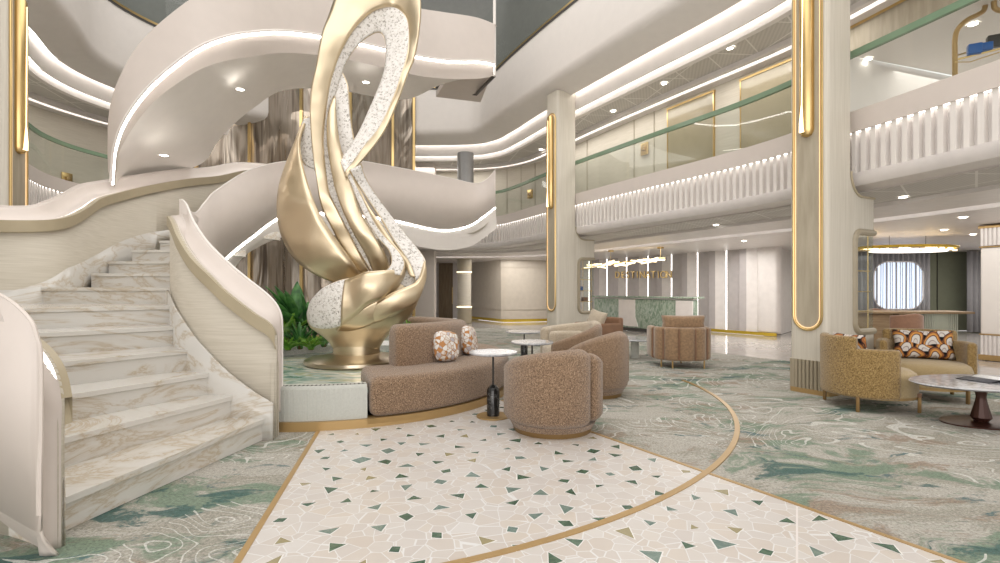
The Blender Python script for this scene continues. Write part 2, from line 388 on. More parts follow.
        bm = bmesh.new(); bm.from_mesh(me); bmesh.ops.recalc_face_normals(bm, faces=bm.faces); bm.to_mesh(me); bm.free()
        if smooth: me.set_sharp_from_angle(angle=math.radians(angle))
        o = bpy.data.objects.new(name, me); COL.objects.link(o)
        if parent is not None: o.parent = parent
        if bevel:
            md = o.modifiers.new('bevel', 'BEVEL'); md.width = bevel; md.segments = 3; md.limit_method = 'ANGLE'
        if solid:
            md = o.modifiers.new('solid', 'SOLIDIFY'); md.thickness = solid; md.offset = offset
        if subsurf:
            md = o.modifiers.new('sub', 'SUBSURF'); md.levels = subsurf; md.render_levels = subsurf
        if kind: o['kind'] = kind
        return o
s_local = [False]                      # True while a thing's parts are written in the thing's own frame
def thing(name, label, cat, loc=(0,0,0), rz=0.0, group=None):
    o = bpy.data.objects.new(name, None); COL.objects.link(o); o.location = loc; o.rotation_euler = (0, 0, rz)
    o.empty_display_size = 0.1
    return tag(o, label, cat, group)
def tag(o, label, cat, group=None):
    o['label'] = label; o['category'] = cat
    if group: o['group'] = group
    return o
def kids(o): return [c for c in bpy.data.objects if c.parent == o]
def dup(o, loc=None, rz=None, label=None, parent=None):
    c = o.copy(); COL.objects.link(c); c.parent = parent
    if loc is not None: c.location = loc
    if rz is not None: c.rotation_euler = (0, 0, rz)
    if label: c['label'] = label
    for k in kids(o): dup(k, parent=c)
    return c
class local:
    def __enter__(s): s_local[0] = True
    def __exit__(s, *a): s_local[0] = False
def arc_shell(b, a0, a1, z0, ztop, rin, rout, n=40, rnd_=0.06, sx=1.0, sy=1.0, bulge=0.0, endround=True, rib=None, c=(0,0)):
    # upholstered band bent round a centre; ztop may be a function of the angle; profile is a rounded rectangle
    rows = []
    prof = []
    for q, (sr, sz) in enumerate(((1,1),(-1,1),(-1,-1),(1,-1))):
        for k in range(5):
            t = q*PI/2+k*PI/8; prof.append((sr, sz, math.cos(t), math.sin(t)))
    steps = []
    E = [0.0, 0.05, 0.2, 0.5, 1.0]
    L = (rin+rout)/2; th = (rout-rin)/2; da = min(rnd_, th)/max(L, 0.01)
    if endround:
        for e in E[:-1]: steps.append((a0+da*e, e))
    m = n
    for k in range(m+1): steps.append((a0+da+(a1-a0-2*da)*k/m, 1.0))
    if endround:
        for e in E[:-1][::-1]: steps.append((a1-da*e, e))
    for a, e in steps:
        zt = ztop(a) if callable(ztop) else ztop
        cz = (z0+zt)/2; hz = (zt-z0)/2; ins = min(rnd_, th)*(1-math.sqrt(max(0.0, 1-(1-e)**2)))
        hh = hz-ins; tt = th-ins*0.9; rr = min(rnd_, tt*0.999, hh*0.999); row = []
        ext = rib(a) if rib else 0.0
        for sr, sz, ca, sa in prof:
            r = L+sr*(tt-rr)+rr*ca; z = cz+sz*(hh-rr)+rr*sa
            r_out = r+(bulge*(1-((z-cz)/hz)**2)+ext if sr > 0 else 0)
            row.append((c[0]+r_out*math.cos(a)*sx, c[1]+r_out*math.sin(a)*sy, z))
        rows.append(row)
    b.grid(rows, closed=True)
    o = len(b.v); n_ = len(prof); tot = len(rows)*n_
    b.face([o-tot+k for k in range(n_)]); b.face([o-n_+k for k in range(n_)][::-1])
    return b
# ================================================================= camera, light
cam = bpy.data.cameras.new('camera'); camo = bpy.data.objects.new('camera', cam); COL.objects.link(camo)
camo.location = (0, 0, EYE); camo.rotation_euler = (PI/2, 0, 0)
cam.sensor_width = 36; cam.lens = 36*F/1000; cam.shift_y = 0.0085; cam.clip_start = 0.05; cam.clip_end = 200
SC.camera = camo
SC.view_settings.view_transform = 'Standard'; SC.view_settings.look = 'None'
SC.view_settings.exposure = -0.10; SC.view_settings.gamma = 1.0; SC.view_settings.use_curve_mapping = False
w = bpy.data.worlds.new('world'); SC.world = w; w.use_nodes = True
bgn = w.node_tree.nodes['Background']; bgn.inputs[0].default_value = (1.0, 0.965, 0.93, 1); bgn.inputs[1].default_value = 1.25
def area(name, loc, size, power, col=(1, 0.96, 0.91), rot=(0, 0, 0), sy=None):
    l = bpy.data.lights.new(name, 'AREA'); l.energy = power; l.color = col; l.size = size
    if sy: l.shape = 'RECTANGLE'; l.size_y = sy
    o = bpy.data.objects.new(name, l); COL.objects.link(o); o.location = loc; o.rotation_euler = rot; return o

# ================================================================= the plan
C0 = Vector((-2.0, 6.76, 0))           # centre of the fountain and of the floor pattern
RF = 2.09
E_pts = [(6.9,-2.5,0),(6.1,1.2,0),(5.45,3.5,0),(4.98,5.08,0),(4.54,6.56,0),(4.0,8.17,0),(2.9,10.18,0),(1.8,12.2,0),(1.05,13.7,0),(0.45,15.0,0),(-0.1,15.9,0),(-1.0,16.35,0),
         (-3.0,16.4,0),(-5.2,15.9,0),(-7.2,14.6,0),(-8.5,12.8,0),(-9.05,11.4,0),(-9.0,10.2,0),(-8.4,8.9,0),(-7.75,7.2,0),(-7.2,5.0,0),(-6.9,2.0,0),(-6.9,-2.0,0)]
EP = cr(E_pts, 6)
def offs(P, d):                        # shift a plan line away from the void
    out = []
    for i, p in enumerate(P):
        a = P[max(i-1, 0)]; b_ = P[min(i+1, len(P)-1)]; t = (b_-a); t.z = 0; t.normalize()
        n = Vector((t.y, -t.x, 0)); out.append(p+n*d)
    return out
def clean(P, Q):
    return P
def sweep(b, path, prof, closed=False):
    rows = []
    cols = [offs(path, d) for d, z in prof]
    for k, (d, z) in enumerate(prof):
        rows.append([Vector((p.x, p.y, z)) for p in cols[k]])
    if closed: rows.append(rows[0])
    b.grid(rows); return b
def at_len(P, s):
    for i in range(len(P)-1):
        L = (P[i+1]-P[i]).length
        if s <= L:
            t = (P[i+1]-P[i]).normalized(); return P[i]+t*s, t
        s -= L
    return None, None

# ----- floors
fl = B(); fl.add([(-30,-4,-0.012),(30,-4,-0.012),(30,45,-0.012),(-30,45,-0.012)], [(0,1,2,3)])
fl.build('floor', M['floor'], kind='structure')
# carpet: bounded at the back by a line parallel to the reception wall
cp = B(); cp.poly([(-14,-3),(13.2,-3),(12.1,-1.3),(0.07,17.4),(-3.0,17.4),(-14,14)], -0.011, 0.0)
cp.build('floor_carpet', M['carpet'], kind='structure')
# terrazzo fan
tz = B()
Lp = [Vector((-1.666, 4.67, 0)), Vector((-1.25, 2.43, 0)), Vector((-0.45, -1.9, 0))]
Rp = [Vector((0.02, 5.99, 0)), Vector((0.824, 4.67, 0)), Vector((4.85, -1.93, 0))]
Rdir = (Rp[2]-Rp[1]).normalized()
Rp[0] = Rp[1]-Rdir*1.55
arcp = []
aL = math.atan2(4.67-6.76, -1.666+2.0); aR = math.atan2(Rp[0].y-6.76, Rp[0].x+2.0)
for k in range(21):
    a = aL+(aR-aL)*k/20; arcp.append((C0.x+RF*0.97*math.cos(a), C0.y+RF*0.97*math.sin(a)))
pts = [(p.x, p.y) for p in Lp[::-1]] + arcp + [(p.x, p.y) for p in Rp]
tz.poly(pts, -0.01, 0.004)
def inside(x, y, m=0.08):
    def side(a, b_): return ((b_-a).x*(y-a.y)-(b_-a).y*(x-a.x))/(b_-a).length
    return side(Lp[0], Lp[2]) > m and side(Rp[0], Rp[2]) < -m and (Vector((x, y, 0))-C0).length > RF+m and y > 1.2
chips = []; r2 = random.Random(11)
tries = 0
while len(chips) < 330 and tries < 20000:
    tries += 1; x = r2.uniform(-1.8, 4.2); y = r2.uniform(1.2, 6.2)
    if not inside(x, y): continue
    if any((x-a)**2+(y-c)**2 < 0.19**2 for a, c in chips): continue
    chips.append((x, y))
for i, (x, y) in enumerate(chips):
    a = r2.uniform(0, 2*PI); n = r2.choice((3, 3, 3, 4)); R = r2.uniform(0.035, 0.062)
    angs = sorted(r2.uniform(0, 2*PI) for _ in range(n))
    if n == 3: angs = [a, a+r2.uniform(1.7, 2.4), a+r2.uniform(3.7, 4.6)]
    else: angs = [a, a+1.4, a+3.0, a+4.5]
    rs = [R*r2.uniform(0.7, 1.35) for _ in angs]
    for s_, zz, mi in ((1.2, 0.0046, 1), (1.0, 0.0054, r2.choice((2, 2, 2, 2, 3, 3, 4)))):
        tz.mi = mi
        tz.add([(x+s_*q*math.cos(t), y+s_*q*math.sin(t), zz) for q, t in zip(rs, angs)], [tuple(range(len(angs)))])
tz.mi = 0
tz.build('floor_terrazzo', [M['terrazzo'], M['grout'], M['chip_green'], M['chip_teal'], M['chip_olive']], kind='structure', smooth=False)
def strip(name, P, wd, mat, z0=-0.005, z1=0.007):
    b = B(); a = offs(P, -wd/2); c = offs(P, wd/2)
    b.grid([[p+Vector((0, 0, z1)) for p in a], [p+Vector((0, 0, z1)) for p in c]])
    b.grid([[p+Vector((0, 0, z0)) for p in a], [p+Vector((0, 0, z1)) for p in a]])
    b.grid([[p+Vector((0, 0, z0)) for p in c], [p+Vector((0, 0, z1)) for p in c]])
    return b.build(name, mat, kind='structure')
strip('trim_1', Lp, 0.035, M['brass'], z1=0.008)
strip('trim_2', Rp, 0.03, M['brass'], z1=0.008)
RA = 4.72
strip('trim_3', [Vector((C0.x-0.06+RA*math.cos(a), C0.y+RA*math.sin(a), 0)) for a in [math.radians(-100+k*(107/60)) for k in range(61)]], 0.045, M['brass'], z1=0.009)

strip('trim_16', [G(797, 507), G(797, 620)], 0.010, M['offwhite'], z1=0.0056)
# ----- level 1 balcony ring (floor slab, fascia, slats, glass, rail)
bal = thing('balcony', 'blush white first floor balcony ring with vertical slats and green topped glass balustrade', 'balcony', (0, 0, 2.6))
b = B(); sweep(b, EP, [(0.09,3.33),(0.0,3.33),(0.0,3.60),(0.16,3.60),(0.16,3.25)]); b.build('fascia', M['pink'], bal)
b = B(); sweep(b, EP, [(0.09,3.33),(0.09,2.80),(0.0,2.80),(0.0,2.70),(0.05,2.64),(0.35,2.62),(0.35,2.60)]); b.build('soffit_edge', M['offwhite'], bal)
b = B(); sweep(b, EP, [(0.02,3.328),(0.075,3.328)]); b.build('light_strip', M['led'], bal)
slats = B(); s_ = 0.0; n_sl = 0
while True:
    p, t = at_len(EP, s_)
    if p is None: break
    if p.y > 2.5:
        nrm = Vector((t.y, -t.x, 0)); q = p+nrm*0.055
        slats.box((q.x, q.y, 3.065), (0.056, 0.07, 0.53), rz=math.atan2(t.y, t.x)); n_sl += 1
    s_ += 0.125
slats.build('slat_panel', M['white'], bal, smooth=False)
b = B(); sweep(b, EP, [(0.075,3.6),(0.075,4.34),(0.09,4.34),(0.09,3.6)]); b.build('glass_panel', M['glass'], bal)
b = B(); sweep(b, EP, [(0.055,4.33),(0.055,4.41),(0.11,4.41),(0.11,4.33),(0.055,4.33)]); b.build('handrail', M['green_rail'], bal)

# ground floor ceiling under the balcony
IN = [0]*0
b = B(); sweep(b, EP, [(0.35,2.60),(0.35,2.66),(0.42,2.66)]); sweep(b, EP, [(1.75,2.66),(1.75,2.60),(2.75,2.56),(2.75,2.66),(2.95,2.66),(2.95,2.52),(14.0,2.52)]); b.build('ceiling', M['offwhite'], kind='structure')
b = B(); sweep(b, EP, [(0.42,2.659),(1.75,2.659)]); b.build('ceiling_grille', M['grille'], kind='structure')
b = B(); sweep(b, EP, [(2.83,2.655),(2.88,2.655)]); b.build('trim_4', M['led'], kind='structure')
b = B(); sweep(b, EP, [(0.16,3.25),(1.35,3.25)]); b.build('floor_gallery', M['floor'], kind='structure')

# level 2 wall behind the gallery, its ceiling and the level 3 fascia
iL = next(i for i, p in enumerate(EP) if p.y > 7.4 and p.x > 0)       # where the deep lounge opens
W_ = EP[iL:]
b = B(); sweep(b, W_, [(1.3,3.25),(1.3,5.42)]); b.build('wall_gallery', M['cream'], kind='structure')
b = B(); sweep(b, EP, [(-0.78,7.45),(-0.78,6.26),(-0.75,6.14),(-0.66,6.06),(-0.14,5.92),(-0.14,6.0),(-0.02,6.0),(-0.02,5.9),(0.02,5.62),(0.05,5.62),(0.05,5.68),(0.14,5.68),(0.14,5.50),(0.22,5.48),(0.22,5.56)]); b.build('trim_5', M['white'], kind='structure')
b = B(); sweep(b, EP, [(-0.12,5.985),(-0.05,5.985)]); sweep(b, EP, [(0.06,5.675),(0.12,5.675)]); b.build('trim_6', M['cove'], kind='structure')
b = B(); sweep(b, EP, [(0.22,5.555),(0.98,5.555)]); b.build('ceiling_gallery', M['grille'], kind='structure')
b = B(); sweep(b, EP, [(0.98,5.56),(0.98,5.46),(1.04,5.44),(1.04,5.50),(1.12,5.50),(1.12,5.42),(1.3,5.40)]); b.build('trim_7', M['offwhite'], kind='structure')
b = B(); sweep(b, EP, [(1.05,5.495),(1.11,5.495)]); b.build('trim_8', M['cove'], kind='structure')
# level 3: gold line, shadow gap and tall glass
b = B(); sweep(b, EP, [(-0.80,7.45),(-0.80,7.50),(-0.70,7.50)]); b.build('trim_9', M['dark'], kind='structure')
b = B(); sweep(b, EP, [(-0.79,7.50),(-0.79,7.56),(-0.70,7.56)]); b.build('trim_10', M['gold'], kind='structure')
b = B(); sweep(b, EP, [(-0.74,7.56),(-0.74,9.4)]); b.build('window_1', M['glass'], kind='structure')
b = B(); sweep(b, EP, [(0.3,7.5),(0.3,13.0)]); b.build('wall_upper', flat('grey_green_wall', (0.20, 0.205, 0.19), 0.25), kind='structure')
b = B(); sweep(b, EP, [(-0.7,7.5),(0.3,7.5)]); b.build('floor_upper', M['dark'], kind='structure')

# gallery wall panels, seams and sconces
def on_wall(x, d_off, y, path=W_):     # point on an offset plan line seen at photo column x
    Q = offs(path, d_off); k = (x-500)/F; best = None
    for i in range(len(Q)-1):
        f0 = Q[i].x-k*Q[i].y; f1 = Q[i+1].x-k*Q[i+1].y
        if f0*f1 <= 0 and Q[i].y > 0:
            t = f0/(f0-f1+1e-9); p = Q[i].lerp(Q[i+1], t)
            if best is None or p.y < best[0].y: best = (p, (Q[i+1]-Q[i]).normalized())
    return best
for i, (x0, x1) in enumerate(((668, 714), (741, 796))):
    (p, t), (q, _) = on_wall(x0, 1.28, 0), on_wall(x1, 1.28, 0)
    L = (q-p).length; c = (p+q)/2; rz = math.atan2((q-p).y, (q-p).x)
    th = thing('tinted_panel', ['narrow tinted glass wall panel beyond the first floor handrail, further from the big pillar', 'wide tinted glass wall panel on the first floor just left of the big pillar'][i], 'wall panel', (c.x, c.y, 3.25), rz)
    with local():
        B().box((0, 0, 1.02), (L, 0.03, 2.04)).build('pane', M['greige'], th)
        B().box((0, 0, 2.06), (L+0.04, 0.06, 0.04)).box((-L/2, 0, 1.03), (0.02, 0.05, 2.06)).box((L/2, 0, 1.03), (0.02, 0.05, 2.06)).build('frame', M['gold'], th)
seam = B()
for x in (587, 634, 654, 507, 521, 535):
    r_ = on_wall(x, 1.29, 0)
    if r_: p, t = r_; seam.box((p.x, p.y, 4.33), (0.012, 0.012, 2.14), rz=math.atan2(t.y, t.x))
seam.build('trim_11', M['taupe'], kind='structure', smooth=False)
for i, (x, y, lab) in enumerate(((644.5, 149, 'square brass wall sconce above the big slatted fascia between the two pillars'), (530, 194, 'square brass wall sconce on the far gallery wall left of the slim pillar'), (67, 179, 'square brass wall sconce seen above the stair rail at far left'))):
    p, t = on_wall(x, 1.26, 0, EP[iL:] if x > 100 else EP[len(EP)//2:])
    z = EYE+(HZ-y)/F*p.y
    th = thing('wall_sconce', lab, 'wall light', (p.x, p.y, z), math.atan2(t.y, t.x), 'brass sconces on the gallery walls'); s = 0.115
    with local():
        B().box((0, 0, 0), (s*2, 0.03, s*2.5), bev=0.008).build('back_plate', M['gold'], th)
        B().box((0, -0.03 if x > 0 else 0.03, 0), (s*0.9, 0.09, s*0.8), bev=0.01).box((0, 0.03, 0), (s*0.9, 0.09, s*0.8), bev=0.01).build('shade', M['brass'], th)

# deep lounge on level 2 behind the near right balcony
R_ = EP[:iL+1]
b = B(); sweep(b, R_, [(1.3,4.98),(1.3,5.42)]); b.build('wall_bulkhead', M['taupe_panel'], kind='structure')
b = B(); sweep(b, R_, [(1.27,5.36),(1.27,5.41),(1.3,5.41)]); sweep(b, R_, [(1.27,4.96),(1.27,5.0),(1.3,5.0)]); b.build('trim_12', M['gold'], kind='structure')
b = B(); sweep(b, R_, [(1.3,4.98),(4.6,4.98)]); b.build('ceiling_lounge', M['white'], kind='structure')
b = B(); sweep(b, R_, [(4.5,4.98),(4.5,3.25)]); b.build('wall_lounge', M['offwhite'], kind='structure')
b = B(); sweep(b, R_, [(1.35,3.25),(4.6,3.25)]); b.build('floor_lounge', M['floor'], kind='structure')
b = B(); p1, p2 = offs(EP, 1.3)[iL], offs(EP, 4.6)[iL]
b.add([(p1.x,p1.y,3.25),(p2.x,p2.y,3.25),(p2.x,p2.y,5.0),(p1.x,p1.y,5.0)], [(0,1,2,3)]); b.build('wall_lounge_side', M['white'], kind='structure')
# curved gold partition frame with a shelf and blue books
fr = thing('partition_frame', 'curved gold tube partition frame behind the upper right balcony glass', 'partition', (5.9, 6.55, 3.25))
b = B(); pp = [U(955, 110, 6.6), U(955, 62, 6.6), U(955, 40, 6.6), U(958, 29, 6.6), U(967, 20, 6.6), U(977, 15, 6.6), U(984, 10, 6.6), U(985.5, 0, 6.6), U(985.5, -20, 6.6)]
b.tube(cr(pp, 5), 0.03, 10); b.tube(cr([U(994, -20, 6.5), U(994, 4, 6.5), U(996, 9, 6.5), U(1002, 11, 6.5), U(1015, 11, 6.5)], 5), 0.03, 10); b.build('tube_frame', M['brass'], fr)
sh = thing('display_shelf', 'thin gold rail shelf behind the upper right balcony glass', 'shelf', U(980, 56, 6.7))
b = B(); b.tube([U(955, 60, 6.7), U(1030, 41, 6.4)], 0.012, 6); b.tube([U(955, 56, 6.9), U(1030, 33, 6.6)], 0.01, 6); b.tube([U(955, 62, 6.5), U(970, 62, 6.5), U(1000, 52, 6.4), U(1030, 40, 6.3)], 0.006, 6); b.build('rail', M['gold'], sh)
for i, (x, y, wd, h, mt, lab) in enumerate(((974.5, 54.5, 0.14, 0.13, 'blue', 'left blue box on the gold rail shelf up right'), (986, 51, 0.12, 0.10, 'blue', 'smaller teal blue box on the gold rail shelf up right'), (996, 47, 0.18, 0.15, 'dark', 'dark box at the right end of the gold rail shelf up right'))):
    p = U(x, y, 6.6); tag(B().box((p.x, p.y, p.z+h/2), (wd, 0.1, h), rz=-0.5, bev=0.01).build('storage_box', M[mt]), lab, 'box')

# ----- ground floor walls
def vwall(name, a, b_, z0, z1, mat, th=0.1):
    b = B(); a = Vector((*a, 0)); b_ = Vector((*b_, 0)); c = (a+b_)/2; d = b_-a
    b.box((c.x, c.y, (z0+z1)/2), (d.length, th, z1-z0), rz=math.atan2(d.y, d.x)); return b.build(name, mat, kind='structure', smooth=False)
# reception feature wall: folded panels with light lines
a0 = Vector((7.9, 14.4, 0)); dr = Vector((-1.93*1.0, 3.0, 0)).normalized(); nr = Vector((-dr.y, dr.x, 0))   # nr points to the lobby
if nr.y > 0: nr = -nr
b = B(); bm_ = B(); led = B(); goldb = B(); mod = 1.03; s = 0.60
prof = [(0.0,0.0,2),(0.03,0.0,2),(0.03,0.02,0),(0.30,0.16,0),(0.52,0.16,1),(0.52,0.04,1),(0.95,0.02,1),(1.03,0.0,1)]
lenw = 8.6
b.mi = 0
end = a0+dr*0.0
b.box((end.x+dr.x*0.30, end.y+dr.y*0.30, 1.36), (0.60, 0.30, 2.6), rz=math.atan2(dr.y, dr.x), bev=0.08)
while s < lenw:
    for (u0, h0, m0), (u1, h1, m1) in zip(prof[:-1], prof[1:]):
        p, q = a0+dr*(s+u0)+nr*h0, a0+dr*(s+u1)+nr*h1
        if m1 == 2 or (u1 == 0.03 and h1 == 0.0):
            led.add([(p.x, p.y, 0.08), (q.x, q.y, 0.08), (q.x, q.y, 2.66), (p.x, p.y, 2.66)], [(0,1,2,3)])
        else:
            b.mi = 1 if m1 == 1 else 0
            b.add([(p.x, p.y, 0.08), (q.x, q.y, 0.08), (q.x, q.y, 2.66), (p.x, p.y, 2.66)], [(0,1,2,3)])
    s += mod
rw = b.build('wall_reception', [M['offwhite'], M['mauve']], kind='structure'); led.build('trim_13', M['led'], kind='structure')
p, q = a0+nr*0.17, a0+dr*lenw+nr*0.17; c = (p+q)/2
goldb.box((c.x, c.y, 0.04), (lenw, 0.04, 0.09), rz=math.atan2(dr.y, dr.x)).build('baseboard_reception', M['yellowgold'], kind='structure', smooth=False)
# beige faceted wall with gold trims, left of the slim pillar
wp = [(-1.9, 24.4, 0), (-1.3, 23.0, 0), (0.04, 20.7, 0), (0.4, 20.6, 0), (2.2, 21.2, 0), (3.6, 21.9, 0)]
b = B(); P = [Vector(v) for v in wp]; sweep(b, P, [(0,0.12),(0,0.46),(-0.03,0.46),(-0.03,0.5),(0,0.5),(0,2.18),(-0.02,2.18),(-0.02,2.22),(0,2.22),(0,2.52)]); b.build('wall_far', flat('warm_beige_panel', (0.60, 0.54, 0.46), 0.35), kind='structure')
b = B(); sweep(b, P, [(-0.04,0.0),(-0.04,0.14),(0,0.14)]); sweep(b, P, [(-0.05,2.44),(-0.05,2.52),(0,2.52)]); b.build('baseboard_far', M['yellowgold'], kind='structure')
vwall('wall_passage', (-4.0, 23.2), (-1.0, 23.6), 0, 2.6, M['offwhite'])
vwall('wall_pier', (-3.2, 17.3), (-2.2, 17.3), 0, 6.0, M['pink'], 0.6)
dw = thing('door_panel', 'tall dark brown wooden door panel with brass handle at the end of the lobby', 'door', (-2.42, 22.8, 0))
with local():
    B().box((0, 0, 1.25), (0.62, 0.08, 2.5), bev=0.01).build('leaf', M['darkwood'], dw)
    B().box((0.30, -0.06, 1.05), (0.035, 0.05, 0.75), bev=0.01).build('handle', M['gold'], dw)
dc = thing('drum_column', 'round far column with brown ends and a glowing band in the middle', 'column', (-1.4, 20.0, 0))
with local():
    B().cyl((0, 0, 0), 0.29, 0.62).cyl((0, 0, 2.02), 0.29, 0.55).build('shaft', M['taupe'], dc)
    B().cyl((0, 0, 0.66), 0.27, 1.32).build('fabric_drum', M['cream'], dc)
    B().cyl((0, 0, 0.62), 0.30, 0.04).cyl((0, 0, 1.98), 0.30, 0.04).build('light_ring', M['led_warm'], dc)
th = thing('round_column', 'grey metal round column standing behind the stair balustrade on the first floor', 'column', (-1.05, 15.5, 3.25))
with local():
    B().lathe([(0.24, 0), (0.24, 0.98)], n=32).build('lower_shaft', M['offwhite'], th)
    B().lathe([(0.25, 0.98), (0.25, 2.2)], n=32).build('upper_shaft', M['grey'], th)

# back right: curtains, sage wall, window
def curtain(name, a, b_, z0, z1, label, amp=0.05, per=0.16):
    bb = B(); a = Vector((*a, 0)); b_ = Vector((*b_, 0)); d = b_-a; L = d.length; d.normalize(); n_ = Vector((-d.y, d.x, 0)); m = int(L/per*8); r3 = random.Random(5)
    row = []
    for k in range(m+1):
        s = L*k/m; ph = s/per*2*PI; row.append(a+d*s+n_*(amp*math.sin(ph+0.6*math.sin(ph*0.23))))
    bb.grid([[p+Vector((0,0,z0)) for p in row], [p+Vector((0,0,z1)) for p in row]])
    return tag(bb.build(name, M['curtain'], solid=0.01), label, 'curtain')
vwall('wall_back', (8.5, 16.4), (30, 16.4), 0, 2.6, M['sage'], 0.1)
vwall('wall_right', (24, -3), (24, 16.4), 0, 2.6, M['offwhite'], 0.1)
curtain('curtain', (10.2, 15.7), (13.2, 15.7), 0.02, 2.5, 'grey pleated curtain around the daylit rounded window')
curtain('curtain', (14.3, 15.6), (19.0, 15.6), 0.02, 2.5, 'grey pleated curtain right of the sage green wall')
def rrect(w_, h_, r_, n=6):
    out = []
    for q, (sx, sy) in enumerate(((1,1),(-1,1),(-1,-1),(1,-1))):
        for k in range(n+1):
            a = q*PI/2+k*PI/2/n; out.append((sx*(w_/2-r_)+r_*math.cos(a), sy*(h_/2-r_)+r_*math.sin(a)))
    return out
wv = [(12.19+x, 15.60, 1.44+z) for x, z in rrect(1.5, 1.44, 0.42)]
wb = B(); wb.add(wv, [tuple(range(len(wv)))]); wo = wb.build('window_2', M['window'], kind='structure')
wf = B(); wf.tube(wv, 0.02, 8, closed=True); wf.build('trim_14', M['offwhite'], kind='structure')
cc = B()
for k in range(15):
    x = 11.5+k*0.099+0.02*math.sin(k*2.1); h_ = 0.70-0.16*(k in (0, 14)); cc.tube([(x, 15.56, 1.44-h_), (x+0.01*math.sin(k), 15.56, 1.44+h_)], 0.010+0.014*(k % 3 == 0), 8)
tag(cc.build('sheer_curtain', M['curtain']), 'narrow folds of sheer curtain across the daylit window', 'curtain')
sp = B()
for x in (13.35, 14.0): sp.box((x, 16.33, 1.3), (0.012, 0.03, 2.6))
sp.build('trim_15', M['dark'], kind='structure', smooth=False)
vwall('wall_far_right', (8.2, 15.0), (9.2, 16.2), 0, 2.6, M['offwhite'])
